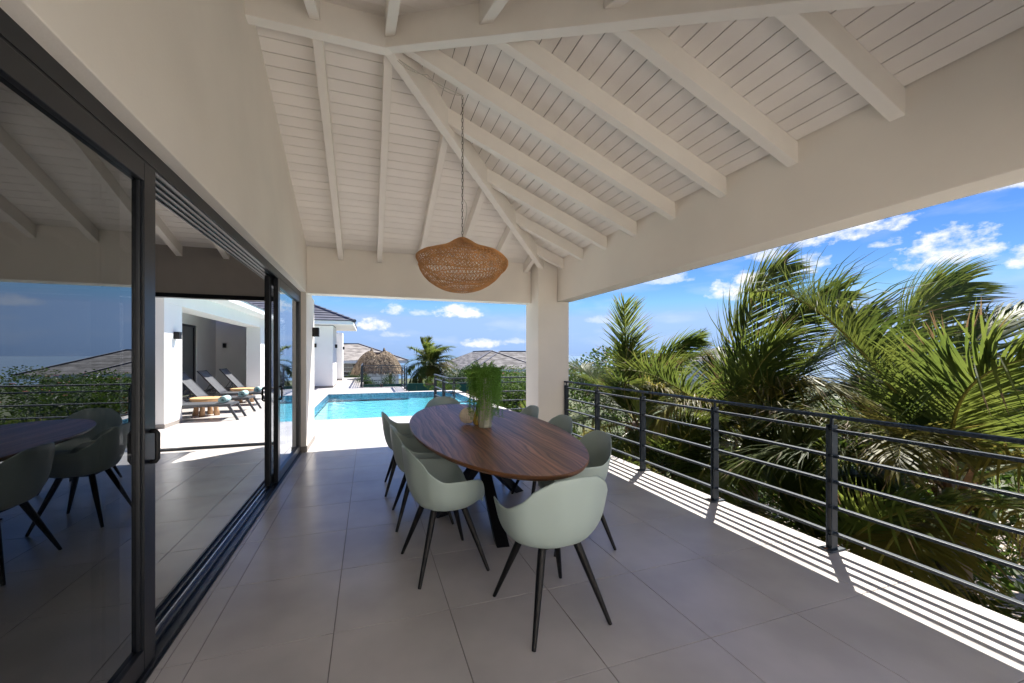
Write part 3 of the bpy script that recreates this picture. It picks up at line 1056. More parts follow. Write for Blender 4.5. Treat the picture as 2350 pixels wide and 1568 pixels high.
wpart('wall', m, M['white'], bevel=.005)
m = MB().box(-4.36, -3.818, 9.168, 9.18, 0.001, .085).box(-3.83, -3.818, 9.18, 9.962, 0.001, .085).box(-3.83, -1.508, 18.738, 18.75, .001, .085).box(-1.52, -1.508, 18.75, 20.77, .001, .085)
m.box(-4.31, -3.818, 16.288, 16.3, .001, .085).box(-6.2, -6.188, 17.36, 19.19, .001, .085).box(-6.19, -4.31, 19.188, 19.2, .001, .085).box(-1.86, -1.44, 24.188, 24.2, .001, .085)
wpart('skirting', m, M['skirt'])
# roof of the wing: eave lines
ZE = 2.97
RP = 0.45
m = MB().box(-3.37, -3.34, 8.5, 18.10, 2.82, 2.995).box(-3.34, -.62, 18.07, 18.10, 2.82, 2.995).box(-.65, -.62, 18.10, 23.0, 2.82, 2.995)
wpart('fascia', m, M['white'], bevel=.003)
wpart('soffit', MB().box(-3.83, -3.37, 8.5, 18.10, 2.83, 2.845).box(-3.83, -.65, 18.10, 18.75, 2.83, 2.845).box(-1.52, -.65, 18.75, 23.0, 2.83, 2.845).box(-1.85, -1.52, 20.77, 23.0, 2.83, 2.845), M['white'])
rf = MB()
ex, ey = -.60, 18.04
# patio slope, block front slope, block side slope
TOPZ = ZE + RP * 2.4
rf.quad((-3.32, 8.5, ZE), (-3.32, 18.04 + .0, ZE), (-5.72, 20.44, TOPZ), (-5.72, 8.5, TOPZ))
rf.quad((-3.32, ey, ZE), (ex, ey, ZE), (ex - 2.4, ey + 2.4, TOPZ), (-5.72, ey + 2.4, TOPZ))
rf.quad((ex, ey, ZE), (ex, 23.1, ZE), (ex - 2.4, 23.1 - 2.4, TOPZ), (ex - 2.4, ey + 2.4, TOPZ))
rf.quad((ex, 23.1, ZE), (-6, 23.1, ZE), (-6, 20.7, TOPZ), (ex - 2.4, 20.7, TOPZ))
wroof = wpart('roof', rf, M['rtile'])
CW = 0.30
n_c = int(2.4 / CW)
for k in range(n_c):
    s0, s1 = k * CW, (k + 1) * CW + .03
    z0_, z1_ = ZE + RP * s0, ZE + RP * s1
    th = .045
    q = [(-3.32 - s0, 8.5, z0_), (-3.32 - s0, 18.04 + s0, z0_), (-3.32 - s1, 18.04 + s1, z1_), (-3.32 - s1, 8.5, z1_)]
    wpart('tile_course', MB().prism([V(p) + V((0, 0, .004)) for p in q], [V(q[0]) + V((0, 0, th)), V(q[1]) + V((0, 0, th)), V(q[2]) + V((0, 0, .012)), V(q[3]) + V((0, 0, .012))]), M['rtile'], parent=wroof)
    q = [(-3.32 - s0, ey + s0, z0_), (ex - s0, ey + s0, z0_), (ex - s1, ey + s1, z1_), (-3.32 - s1, ey + s1, z1_)]
    wpart('tile_course', MB().prism([V(p) + V((0, 0, .004)) for p in q], [V(q[0]) + V((0, 0, th)), V(q[1]) + V((0, 0, th)), V(q[2]) + V((0, 0, .012)), V(q[3]) + V((0, 0, .012))]), M['rtile'], parent=wroof)
    q = [(ex - s0, ey + s0, z0_), (ex - s0, 23.1 - s0, z0_), (ex - s1, 23.1 - s1, z1_), (ex - s1, ey + s1, z1_)]
    wpart('tile_course', MB().prism([V(p) + V((0, 0, .004)) for p in q], [V(q[0]) + V((0, 0, th)), V(q[1]) + V((0, 0, th)), V(q[2]) + V((0, 0, .012)), V(q[3]) + V((0, 0, .012))]), M['rtile'], parent=wroof)
for k in range(9):
    s0, s1 = k * .27 - .03, (k + 1) * .27 + .03
    wpart('hip_tile', MB().tube([(ex - s0, ey + s0, ZE + RP * s0 + .02), (ex - s1, ey + s1, ZE + RP * s1 + .005)], [.10, .085], 8, flat=.8), M['rtile'], parent=wroof)


# ------------------------------------------------------------------ wall lights
def wall_light(x, y, z, sx, sy, sz, label):
    m = MB()
    m.box(-sx / 2, sx / 2, -sy / 2, sy / 2, -sz / 2, sz / 2)
    o = m.build('wall_light', M['black'], None, bevel=.004, loc=(x, y, z))
    m = MB().tube([(0, 0, -sz / 2 - .004), (0, 0, -sz / 2 + .006)], .03, 12)
    m.build('lens', M['brush'], o)
    return tag(o, label, 'wall light', 'black box wall lights')


wall_light(WALL + .05, 6.98, 1.83, .10, .10, .15, 'black box wall light on the end of the veranda house wall')
wall_light(WF + .05, 9.62, 1.86, .10, .12, .15, 'black box wall light on the near white patio pillar')
wall_light(-5.86, 19.15, 1.88, .11, .10, .19, 'black box wall light on the back wall of the patio above the loungers')
wall_light(WF + .05, 17.3, 1.88, .10, .12, .17, 'black box wall light on the far patio pillar, half behind the door stile')
wall_light(-2.25, 18.70, 1.90, .10, .10, .17, 'black box wall light on the front face of the white block past the pool')
wall_light(-1.47, 19.9, 1.90, .10, .14, .17, 'black box wall light on the side face of the white block past the pool')
wall_light(-1.40, 24.6, 1.90, .10, .14, .17, 'black box wall light on the farthest wall end along the walkway')

# ------------------------------------------------------------------ dining table
TCX, TCY, TZ = 1.06, 3.62, 0.76
table = tag(empty('dining_table', (TCX, TCY, 0), R(-2.0)), 'long oval walnut dining table on black crossed steel legs', 'table')
ta, tb = 0.685, 1.67
n = 96
prof = [(1.0, -.0), (1.0, -.006), (.995, -.024), (.955, -.052), (.90, -.056)]
tt = MB()
ring = [(math.cos(2 * math.pi * i / n), math.sin(2 * math.pi * i / n)) for i in range(n)]
tt.v = []


def ell(off_, z):
    return [((ta - off_) * cx_, (tb - off_) * cy_, z) for cx_, cy_ in ring]


levels = [ell(.004, TZ), ell(0, TZ - .004), ell(0, TZ - .016), ell(.012, TZ - .030), ell(.075, TZ - .052)]
for lv in levels:
    tt.v += lv
tt.f = [tuple(range(n))]
tt.m = [0]
for i in range(len(levels) - 1):
    for k in range(n):
        k2 = (k + 1) % n
        tt.f.append((i * n + k, (i + 1) * n + k, (i + 1) * n + k2, i * n + k2))
        tt.m.append(1)
tt.f.append(tuple(reversed(range((len(levels) - 1) * n, len(levels) * n))))
tt.m.append(1)
tt.build('tabletop', [M['wood'], M['edge']], table)
FEET = [(-.06, -.86), (-.44, -.20), (.06, .86), (.44, .20)]
for fx, fy in FEET:
    a = V((fx, fy, 0))
    d = V((-fx * .62, -fy * .62, .70))
    dirp = V((fx, fy, 0)).normalized()
    sd = V((-dirp.y, dirp.x, 0)) * .05
    wv = dirp * .055
    bot = [a - wv - sd, a + wv - sd, a + wv + sd, a - wv + sd]
    top = [V((p.x - fx * 1.62, p.y - fy * 1.62, .706)) for p in bot]
    MB().prism(bot, top).build('leg', M['black'], table, bevel=.004)


# ------------------------------------------------------------------ dining chairs
def lerp_tab(tab, x):
    for (a, va), (b_, vb) in zip(tab, tab[1:]):
        if x <= b_:
            t_ = (x - a) / (b_ - a)
            t_ = t_ * t_ * (3 - 2 * t_)
            return va + (vb - va) * t_
    return tab[-1][1]


def make_chair():
    root = empty('dining_chair')
    NA, NS = 56, 14
    rim_z = [(0, .835), (22, .828), (40, .785), (56, .70), (70, .655), (100, .650), (116, .640), (130, .585), (143, .485), (155, .448), (180, .440)]
    rim_r = [(0, .285), (30, .300), (60, .325), (90, .300), (118, .295), (135, .275), (155, .245), (180, .235)]
    m = MB()
    m.v.append((0, .0, .425))
    for j in range(1, NS + 1):
        s = j / NS
        for i in range(NA):
            a = 360 * i / NA
            aa = a if a <= 180 else 360 - a
            ar = R(a)
            Rr = lerp_tab(rim_r, aa)
            zr_ = lerp_tab(rim_z, aa)
            fl = .60
            r0 = .185 + .03 * abs(math.sin(ar))
            if aa > 150:
                r0 = max(r0, .19)
            if s <= fl:
                q = s / fl
                r_ = r0 * q
                z_ = .425 + .012 * q ** 3
            else:
                q = (s - fl) / (1 - fl)
                r_ = r0 + (Rr - r0) * (1 - (1 - q) ** 1.9)
                z_ = .437 + (zr_ - .437) * q ** 1.45
                if aa > 148:
                    z_ = .437 + .02 * q - .045 * q ** 3
            if j == NS:
                r_ += .010
                z_ -= .002
            x_, y_ = r_ * math.sin(ar), -r_ * math.cos(ar)
            # the seat pan reaches further forward
            y_ += .02 * s
            m.v.append((x_, y_, z_))
    for i in range(NA):
        m.f.append((0, 1 + i, 1 + (i + 1) % NA))
        m.m.append(0)
    for j in range(NS - 1):
        for i in range(NA):
            k = (i + 1) % NA
            m.f.append((1 + j * NA + i, 1 + (j + 1) * NA + i, 1 + (j + 1) * NA + k, 1 + j * NA + k))
            m.m.append(0)
    sh = m.build('shell', M['sage'], root, smooth=True)
    so = sh.modifiers.new('thick', 'SOLIDIFY')
    so.thickness = .009
    so.offset = 0
    ss = sh.modifiers.new('sub', 'SUBSURF')
    ss.levels = 1
    ss.render_levels = 1
    for sx in (-1, 1):
        for sy in (-1, 1):
            p0 = V((sx * .105, sy * .10, .425))
            p1 = V((sx * .235, sy * .235, 0))
            pts = [p0.lerp(p1, t_) for t_ in (0, .06, .3, .96, 1)]
            lg = MB().tube(pts, [.019, .022, .0205, .0115, .010], 12)
            lo = lg.build('leg', M['black'], root, smooth=True)
            smooth_mesh(lo)
    MB().box(-.12, .12, -.115, .115, .408, .419).build('bracket', M['black'], root)
    return root


chair0 = make_chair()
CH = [
    (0.975, 1.97, R(6), 'sage green armchair at the near end of the table, seen from behind'),
    (0.50, 2.65, R(-90 + 8), 'sage green armchair nearest the camera on the sliding-door side of the table'),
    (0.455, 3.45, R(-90), 'middle sage green armchair on the sliding-door side of the table'),
    (0.41, 4.28, R(-90 - 2), 'sage green armchair closest to the pool on the sliding-door side of the table'),
    (1.53, 2.68, R(90 - 6), 'sage green armchair nearest the camera on the railing side of the table'),
    (1.66, 3.50, R(90), 'middle sage green armchair on the railing side of the table'),
    (1.67, 4.30, R(90), 'sage green armchair closest to the column on the railing side of the table'),
    (1.06, 5.42, R(180), 'sage green armchair at the far end of the table, backed by the pool'),
]
for i, (x, y, a, lb) in enumerate(CH):
    o = chair0 if i == 0 else copy_tree(chair0)
    o.location = (x, y, 0)
    o.rotation_euler = (0, 0, a)
    tag(o, lb, 'chair', 'sage armchairs around the oval table')

# ------------------------------------------------------------------ things on the table
VX, VY = 1.05, 3.47
vase = tag(empty('vase', (VX, VY, TZ)), 'tall faceted grey-green ceramic vase holding the trailing fern on the table', 'vase')
vb = MB()
zs = [(0, .058), (.012, .064), (.24, .070), (.47, .064), (.475, .058), (.43, .054)]
base = []
for k, (z, r) in enumerate(zs):
    for i in range(8):
        a = 2 * math.pi * (i + .5 * (k == 2)) / 8 + .3
        vb.v.append((r * math.cos(a), r * math.sin(a), z + .001))
for k in range(len(zs) - 1):
    for i in range(8):
        j = (i + 1) % 8
        vb.f.append((k * 8 + i, k * 8 + j, k * 8 + 8 + j, k * 8 + 8 + i))
        vb.m.append(0)
vb.f.append(tuple(reversed(range(8))))
vb.m.append(0)
vb.f.append(tuple(range(len(zs) * 8 - 8, len(zs) * 8)))
vb.m.append(0)
vb.build('body', M['vase'], vase)

fern = tag(empty('fern', (VX, VY, TZ + .45)), 'bushy trailing green fern spilling down over the vase', 'plant')
fr_ = random.Random(3)
lm, sm = MB(), MB()
for k in range(210):
    a = fr_.uniform(0, 2 * math.pi)
    up_ = k % 3 == 0
    p = V((.035 * math.cos(a), .035 * math.sin(a), .02))
    st = 16
    pts = [p.copy()]
    if up_:
        t_ = fr_.uniform(.15, 1.9)
        d = V((math.cos(a) * t_, math.sin(a) * t_, 1)).normalized()
        L, g = fr_.uniform(.09, .21), .7
        for i in range(st):
            d = (d + V((0, 0, -g / st))).normalized()
            p = p + d * (L / st)
            pts.append(p.copy())
    else:
        # arch over the rim, then hang close to the vase
        out_ = fr_.uniform(.085, .165)
        rise = fr_.uniform(.03, .10)
        drop = fr_.uniform(.12, .40) if fr_.random() < .8 else fr_.uniform(.05, .2)
        for i in range(1, st + 1):
            u = i / st
            if u < .3:
                w_ = u / .3
                r = .035 + (out_ - .035) * w_
                z_ = .02 + rise * math.sin(math.pi * .5 * min(1, w_ * 1.3))
            else:
                w_ = (u - .3) / .7
                r = out_ + .012 * math.sin(3 * w_ + k)
                z_ = .02 + rise - (rise + drop) * w_ ** 1.25
            aa_ = a + .10 * math.sin(2.5 * u + k)
            pts.append(V((r * math.cos(aa_), r * math.sin(aa_), max(z_, -.42))))
    sm.tube(pts, .0014, 3, caps=False)
    for i in range(1, len(pts)):
        for s_ in range(9):
            b0 = pts[i - 1].lerp(pts[i], fr_.random())
            dd = V((fr_.uniform(-1, 1), fr_.uniform(-1, 1), fr_.uniform(-.9, .6))).normalized()
            tip = b0 + dd * fr_.uniform(.012, .032)
            wv = dd.cross(V((fr_.uniform(-1, 1), fr_.uniform(-1, 1), fr_.uniform(-1, 1)))).normalized() * .0022
            mid = b0.lerp(tip, .5)
            lm.quad(b0, mid + wv, tip, mid - wv)
tag(lm.build('foliage', M['fern'], fern), kind='stuff')
sm.build('stems', M['fern'], fern)

bl = MB()
NBL = 28
for k in range(15):
    ph = math.pi * (k / 14) * .86 + .07
    for i in range(NBL * 2):
        a = math.pi * i / NBL
        r = .080 * math.sin(ph) * (1 + (.028 if i % 2 else -.028))
        if (k + i) % 2:
            r *= 1.02
        bl.v.append((r * math.cos(a), r * math.sin(a), .078 + .080 * math.cos(ph)))
W2 = NBL * 2
for k in range(14):
    for i in range(W2):
        j = (i + 1) % W2
        bl.f.append((k * W2 + i, (k + 1) * W2 + i, (k + 1) * W2 + j, k * W2 + j))
        bl.m.append(0)
bl.f.append(tuple(range(W2)))
bl.f.append(tuple(reversed(range(14 * W2, 15 * W2))))
bl.m += [0, 0]
tag(bl.build('ribbed_ball', M['ball'], None, loc=(.935, 3.68, TZ + .007)), 'cream ribbed ceramic ball ornament beside the vase', 'ornament')
gv = MB().lathe([(.028, 0), (.042, .01), (.048, .05), (.040, .09), (.022, .13), (.016, .17), (.020, .18)], 20)
tag(gv.build('bottle', M['gold'], None, smooth=True, loc=(1.02, 3.62, TZ + .001)), 'small amber bottle half hidden behind the fern vase', 'bottle')

# ------------------------------------------------------------------ pendant lamp
LX, LY, LZ = .79, 3.30, 2.0
lamp = tag(empty('pendant_lamp', (LX, LY, LZ)), 'large wavy woven rattan pendant lamp hanging on a chain over the table', 'lamp')
CAP = [(.010, .475), (.035, .470), (.075, .448), (.125, .412), (.185, .380), (.255, .355), (.325, .325), (.375, .285), (.410, .245), (.410, .215), (.392, .185), (.365, .165)]
BOWL = [(.385, .245), (.368, .195), (.338, .145), (.295, .100), (.240, .060), (.180, .028), (.120, .009), (.070, .000)]
TF = -math.pi / 2 - .30                     # side of the lamp whose brim dips lowest


def prof_pt(PR, s):
    x = s * (len(PR) - 1)
    i = min(int(x), len(PR) - 2)
    f = x - i
    return PR[i][0] * (1 - f) + PR[i + 1][0] * f, PR[i][1] * (1 - f) + PR[i + 1][1] * f


def cap_pt(s, th, inset=0.0):
    r, z = prof_pt(CAP, s)
    k = min(1, r / .40) ** 2.2
    c2 = math.cos(2 * (th - TF))
    z += k * (.004 - .040 * c2 + .020 * math.cos(th - 2.9) + .008 * math.sin(5 * th))
    r *= 1 + .02 * c2 * k
    r -= inset
    return (r * math.cos(th), r * math.sin(th), z)


def bowl_pt(s, th, inset=0.0):
    r, z = prof_pt(BOWL, s)
    r -= inset
    return (r * math.cos(th), r * math.sin(th), z + .012 * math.cos(th + .6) * (1 - s))


shade = MB()
SEG = 26
for fn, NST, tw, rd in ((cap_pt, 66, 1.05, .0031), (bowl_pt, 62, .55, .0023)):
    for fam in (-1, 1):
        for k in range(NST):
            t0 = 2 * math.pi * k / NST
            pts = [fn(q / SEG, t0 + fam * (.1 + tw * (q / SEG)), .005 if fam < 0 else 0) for q in range(SEG + 1)]
            shade.tube(pts, rd, 4, caps=False)
for fn, ss_, rd in ((cap_pt, (.55, .8, 1.0), .004), (bowl_pt, (.0, .35, .66, 1.0), .0042)):
    for s_ in ss_:
        shade.tube([fn(s_, 2 * math.pi * q / 60, .007) for q in range(61)], rd, 5, caps=False)
for k in range(6):
    t0 = k * math.pi / 3 + .4
    shade.tube([bowl_pt(q / 10, t0, .009) for q in range(11)], .0035, 5, caps=False)
shade.build('shade', M['rattan'], lamp, smooth=True)
ch = MB()
z = .47
k = 0
CTOP = 3.72 - LZ
while z < CTOP:
    pts = []
    for q in range(9):
        a = 2 * math.pi * q / 8
        u, v_ = .0065 * math.cos(a), .0205 * math.sin(a)
        pts.append((u if k % 2 else 0, 0 if k % 2 else u, z + .017 + v_))
    ch.tube(pts, .0020, 5, caps=False)
    z += .033
    k += 1
ch.build('chain', M['chain'], lamp)
cb = MB()
cb.tube([(.012 + .03 * math.exp(-((q - 5) / 2.2) ** 2) * (1 if q < 9 else .3) * (-1 if q > 6 else 1), .004, .47 + (CTOP - .47) * q / 24) for q in range(25)], .003, 5)
p_hook = V((AX + .02, AY + .055, zr - HD + .03)) - V((LX, LY, LZ))
ct = V((.0, .0, CTOP + .01))
cb.tube([ct.lerp(p_hook, q / 12) + V((0, 0, -.025 * math.sin(math.pi * q / 12))) for q in range(13)], .0045, 5)
cb.tube([ct.lerp(p_hook, q / 12) + V((.01, .0, -.05 * abs(math.sin(2 * math.pi * q / 12)))) for q in range(13)], .003, 5)
cb.build('cable', M['cable'], lamp)


# ------------------------------------------------------------------ patio loungers
def make_lounger():
    """foot at +X end x=0, head towards -X; y from 0 to .62"""
    root = empty('sun_lounger')
    W_, L_ = .62, 1.95
    hx = -1.08
    f = MB()
    for y in (.0, W_ - .04):
        f.box(hx, 0, y, y + .04, .315, .36)
        f.box(-L_ + .12, hx, y, y + .04, .315, .345)
    f.box(-.04, 0, .04, W_ - .04, .32, .355).box(-L_ + .12, -L_ + .16, .04, W_ - .04, .315, .345)
    f.build('frame', M['lframe'], root, bevel=.004)
    for y in (.0, W_ - .04):
        MB().prism([(-.03 + .14, y, 0), (.02 + .14, y, 0), (.02 + .14, y + .04, 0), (-.03 + .14, y + .04, 0)], [(-.07, y, .315), (-.01, y, .315), (-.01, y + .04, .315), (-.07, y + .04, .315)]).build('leg', M['lframe'], root)
        MB().prism([(-L_ + .10, y, .06), (-L_ + .15, y, .06), (-L_ + .15, y + .04, .06), (-L_ + .10, y + .04, .06)], [(-L_ + .2, y, .315), (-L_ + .26, y, .315), (-L_ + .26, y + .04, .315), (-L_ + .2, y + .04, .315)]).build('leg', M['lframe'], root)
        MB().tube([(-L_ + .12, y + .0, .05), (-L_ + .12, y + .04, .05)], .05, 14).build('wheel', M['black'], root, smooth=False)
    MB().box(hx, -.02, .03, W_ - .03, .352, .368).build('sling', M['sling'], root)
    bk = MB()
    an = R(50)
    ux, uz = -math.cos(an), math.sin(an)
    Lb = .86
    p0, p1 = V((hx, 0, .35)), V((hx + ux * Lb, 0, .35 + uz * Lb))
    for y in (.02, W_ - .02):
        bk.bar(p0 + V((0, y, 0)), p1 + V((0, y, 0)), .035, .03, up=(0, 1, 0))
    bo = bk.build('backrest', M['lframe'], root)
    nrm = V((uz, 0, -ux)) * .012
    pts = []
    for q in range(9):
        u = q / 8
        pp = p0.lerp(p1, u)
        pts.append(pp)
    m = MB()
    ny = 6
    for q in range(9):
        for y in range(ny + 1):
            yy = .03 + (W_ - .06) * y / ny
            sag = -.03 * math.sin(math.pi * y / ny)
            pp = pts[q] + nrm * (1 + sag * 40 * .6)
            m.v.append((pp.x, yy, pp.z))
    for q in range(8):
        for y in range(ny):
            i = q * (ny + 1) + y
            m.f.append((i, i + 1, i + ny + 2, i + ny + 1))
            m.m.append(0)
    so = m.build('back_sling', M['sling'], bo, smooth=True)
    md = so.modifiers.new('t', 'SOLIDIFY')
    md.thickness = .008
    sp_ = MB()
    for y in (.08, W_ - .08):
        a = p0.lerp(p1, .45)
        sp_.bar((a.x, y, a.z), (hx - .45, y, .335), .016, .016)
        sp_.bar((a.x, y, a.z), (hx - .18, y, .335), .014, .014)
    sp_.build('prop', M['lframe'], root)
    return root


lg0 = make_lounger()
LG = [(9.92, 'grey sling sun lounger nearest the white pillar, its backrest hidden by the pillar'), (11.30, 'grey sling sun lounger second from the white pillar, holding a rolled towel'),
      (12.72, 'grey sling sun lounger third from the white pillar'), (14.40, 'grey sling sun lounger farthest from the white pillar')]
for i, (y, lb) in enumerate(LG):
    o = lg0 if i == 0 else copy_tree(lg0)
    o.location = (-2.92, y, 0)
    tag(o, lb, 'sun lounger', 'sun loungers under the patio roof')
for i, (y, lb) in enumerate([(10.06, 'rolled aqua towel on the lounger nearest the pillar'), (11.44, 'rolled aqua towel on the second lounger from the pillar'), (12.86, 'rolled aqua towel on the third lounger, half behind the door stile')]):
    tw = MB()
    prof_ = []
    for q in range(40):
        a = q / 39 * 2 * math.pi * 2.6
        r = .02 + .055 * q / 39
        prof_.append((r * math.cos(a), r * math.sin(a)))
    for y_ in (0, .34):
        for (a, b_) in prof_:
            tw.v.append((a, y_, b_))
    for q in range(39):
        tw.f.append((q, q + 1, 40 + q + 1, 40 + q))
        tw.m.append(0)
    o = tw.build('towel', M['towel'], None, smooth=True, loc=(-3.12, y, .368 + .076))
    md = o.modifiers.new('t', 'SOLIDIFY')
    md.thickness = .012
    tag(o, lb, 'towel', 'rolled aqua towels')


def stump_table(x, y, label, seed):
    r_ = random.Random(seed)
    root = tag(empty('side_table', (x, y, 0)), label, 'table', 'rustic slab side tables')
    m = MB()
    n_ = 28
    wob = [1 + .06 * math.sin(3 * 2 * math.pi * i / n_ + seed) + r_.uniform(-.015, .015) for i in range(n_)]
    for (rs, z_) in ((.26, .335), (.33, .37), (.345, .415), (.335, .43), (.31, .425), (.0, .415)):
        for i in range(n_):
            a = 2 * math.pi * i / n_
            m.v.append((rs * wob[i] * math.cos(a), rs * wob[i] * math.sin(a) * .9, z_))
    for k_ in range(5):
        for i in range(n_):
            j = (i + 1) % n_
            m.f.append((k_ * n_ + i, k_ * n_ + j, (k_ + 1) * n_ + j, (k_ + 1) * n_ + i))
            m.m.append(0)
    m.f.append(tuple(reversed(range(n_))))
    m.m.append(0)
    m.build('slab_top', M['teak'], root, smooth=True)
    for i in range(4):
        a = 2 * math.pi * i / 4 + .5 + seed
        px, py = .2 * math.cos(a), .18 * math.sin(a)
        MB().tube([(px * 1.15, py * 1.15, 0), (px * 1.05, py * 1.05, .15), (px, py, .25), (px * .95, py * .95, .36)], [.062, .052, .048, .06], 10).build('leg', M['stump'], root, smooth=True)


stump_table(-3.72, 10.92, 'rustic round slab side table between the two nearest loungers', 1)
stump_table(-3.68, 13.75, 'rustic round slab side table between the two farthest loungers', 4)


# ------------------------------------------------------------------ vegetation
def frond_mesh(rng, d0, L, droop, wind, leaf, n_l, mats, fold=.25, width=.030, start=.14, gravity=.55, side=None):
    mb = MB()
    N = 18
    p = V((0, 0, 0))
    d = V(d0).normalized()
    pts, dirs = [p.copy()], [d.copy()]
    for i in range(N):
        t_ = (i + 1) / N
        d = (d + (V((0, 0, -droop)) + V(wind)) * (t_ * 1.6 / N)).normalized()
        p = p + d * (L / N)
        pts.append(p.copy())
        dirs.append(d.copy())
    rad = [.024 * (1 - .86 * (i / N)) * min(1.0, L / 2.4) + .002 for i in range(N + 1)]
    mb.tube(pts, rad, 5, mi=1, caps=False)

    def at(t_):
        x = t_ * N
        i = min(int(x), N - 1)
        f = x - i
        return pts[i].lerp(pts[i + 1], f), dirs[i].lerp(dirs[i + 1], f).normalized()
    side0 = None
    for k in range(n_l):
        t_ = start + (1 - start) * (k + .5) / n_l
        pos, dv = at(t_)
        ref = V((0, 0, 1))
        sd = dv.cross(ref)
        if side is not None:
            sd = V(side) - dv * V(side).dot(dv)
        if sd.length < .15:
            sd = side0 if side0 is not None else V((1, 0, 0))
        sd.normalize()
        if side0 is not None and sd.dot(side0) < 0:
            sd = -sd
        side0 = sd
        nr = sd.cross(dv).normalized()
        prof_ = math.sin(math.pi * (.20 + .72 * t_)) ** .8
        ll = leaf * (.32 + .75 * prof_) * (1.0 if t_ < .9 else 1 - (t_ - .9) * 4.0)
        ang = R(28 + 38 * t_)
        for sg in (-1, 1):
            if rng.random() < .035:
                continue
            jt = rng.gauss(0, .11)
            gk = rng.uniform(.55, 1.6)
            dry_tip = rng.random() < .22
            ld = (sd * sg * math.cos(ang + jt) + dv * math.sin(ang + jt) + nr * (fold + rng.uniform(-.14, .14))).normalized()
            q = pos.copy()
            wdir = ld.cross(nr).normalized()
            rows = []
            l_ = ll * rng.uniform(.86, 1.1)
            segs = 4
            broke = rng.random() < .10
            for s_ in range(segs + 1):
                u = s_ / segs
                wv = width * (.5 + .5 * min(1, u * 5)) * (1 - u ** 2.2) + .0006
                rows.append((q - wdir * wv / 2, q + wdir * wv / 2))
                g_ = gravity * gk * (u + .25) / segs
                ld = (ld + V((0, 0, -g_)) + V(wind) * (.55 / segs)).normalized()
                if broke and s_ == 1:
                    ld = (ld + V((0, 0, -1.3))).normalized()
                q = q + ld * (l_ / segs)
            b0 = len(mb.v)
            for a, b_ in rows:
                mb.v += [tuple(a), tuple(b_)]
            for s_ in range(segs):
                mb.f.append((b0 + 2 * s_, b0 + 2 * s_ + 1, b0 + 2 * s_ + 3, b0 + 2 * s_ + 2))
                mb.m.append(2 if dry_tip and s_ == segs - 1 else 0)
    return mb.mesh('frond', list(mats) + [M['palmd']])


WIND = V((.85, -.30, 0.0))


def palm(x, y, zc, L, n_f, label, seed, leaf=.85, n_l=132, nuts=0, nutmat='coconut', heroes=(), spread=1.0, lean=(0, 0), dry=2, width=.026, name='palm_tree', azr=None):
    r_ = random.Random(seed)
    root = tag(empty(name, (x - lean[0], y - lean[1], GROUND)), label, 'palm tree')
    H = zc - GROUND
    pts, rad = [], []
    for i in range(15):
        u = i / 14
        pts.append((lean[0] * u ** 1.6, lean[1] * u ** 1.6, H * u))
        rad.append((.15 - .035 * u + .05 * max(0, 1 - u * 6)) * (1 + .05 * (i % 2)))
    MB().tube(pts, rad, 12).build('trunk', M['trunk'], root, smooth=True)
    top = V((lean[0], lean[1], H))
    sh = MB()
    for k in range(22):
        a = r_.uniform(0, 6.28)
        p0 = top + V((.09 * math.cos(a), .09 * math.sin(a), r_.uniform(-.45, .0)))
        p1 = p0 + V((math.cos(a) * r_.uniform(.05, .22), math.sin(a) * r_.uniform(.05, .22), r_.uniform(.1, .38)))
        sh.bar(p0, p1, r_.uniform(.03, .08), .006, up=(math.cos(a), math.sin(a), .2))
    sh.build('fibre_sheath', M['fibre'], root)

    def add(d0, L_, droop, mats, wind=WIND, fold=.25, off=None, nl=None, lf=None, g=.55, side=None):
        me = frond_mesh(r_, d0, L_, droop, wind, lf or leaf, nl or n_l, mats, fold=fold, width=width, gravity=g, side=side)
        o = inst('frond', me, root, tuple(top + (off or V((0, 0, 0)))))
        return o
    for k in range(n_f):
        u = (k + .5) / n_f
        a = k * 2.39996 + seed
        if azr:
            a = R(azr[0] + (azr[1] - azr[0]) * ((k * .618) % 1.0))
        e = R(74 - 108 * u * spread + r_.uniform(-8, 8))
        d0 = (math.cos(e) * math.sin(a), math.cos(e) * math.cos(a), math.sin(e))
        mt = [M['palm'], M['rachis']]
        if u > .5 and r_.random() < .6:
            mt = [M['palmy'], M['rachis']]
        if u > .82 and r_.random() < .22 * dry:
            mt = [M['palmd'], M['fibre']]
        o_ = V((math.sin(a), math.cos(a), 0)) * .08 + V((0, 0, .12 - .3 * u))
        add(d0, L * r_.uniform(.85, 1.1) * (.8 if u < .12 else 1), r_.uniform(.9, 1.4) + .7 * u, mt, off=o_, g=.35 + 1.15 * u)
    for h in heroes:
        add(h['d'], h['L'], h['droop'], [M[h.get('m', 'palm')], M['rachis']], wind=V(h.get('w', WIND)), fold=h.get('fold', .25), off=V(h.get('off', (0, 0, .1))), nl=h.get('n', 140), lf=h.get('leaf', leaf), g=h.get('g', .55), side=h.get('side'))
    if nuts:
        for k in range(nuts):
            a = r_.uniform(0, 6.28)
            rr, zz_ = r_.uniform(.12, .27), r_.uniform(-.42, -.08)
            c0 = top + V((rr * math.cos(a), rr * math.sin(a), zz_))
            m = MB().lathe([(.012, -.095), (.05, -.075), (.078, -.02), (.075, .03), (.045, .078), (.012, .095)], 12)
            m.build('coconut', M[nutmat], root, smooth=True, loc=tuple(c0))
    return root


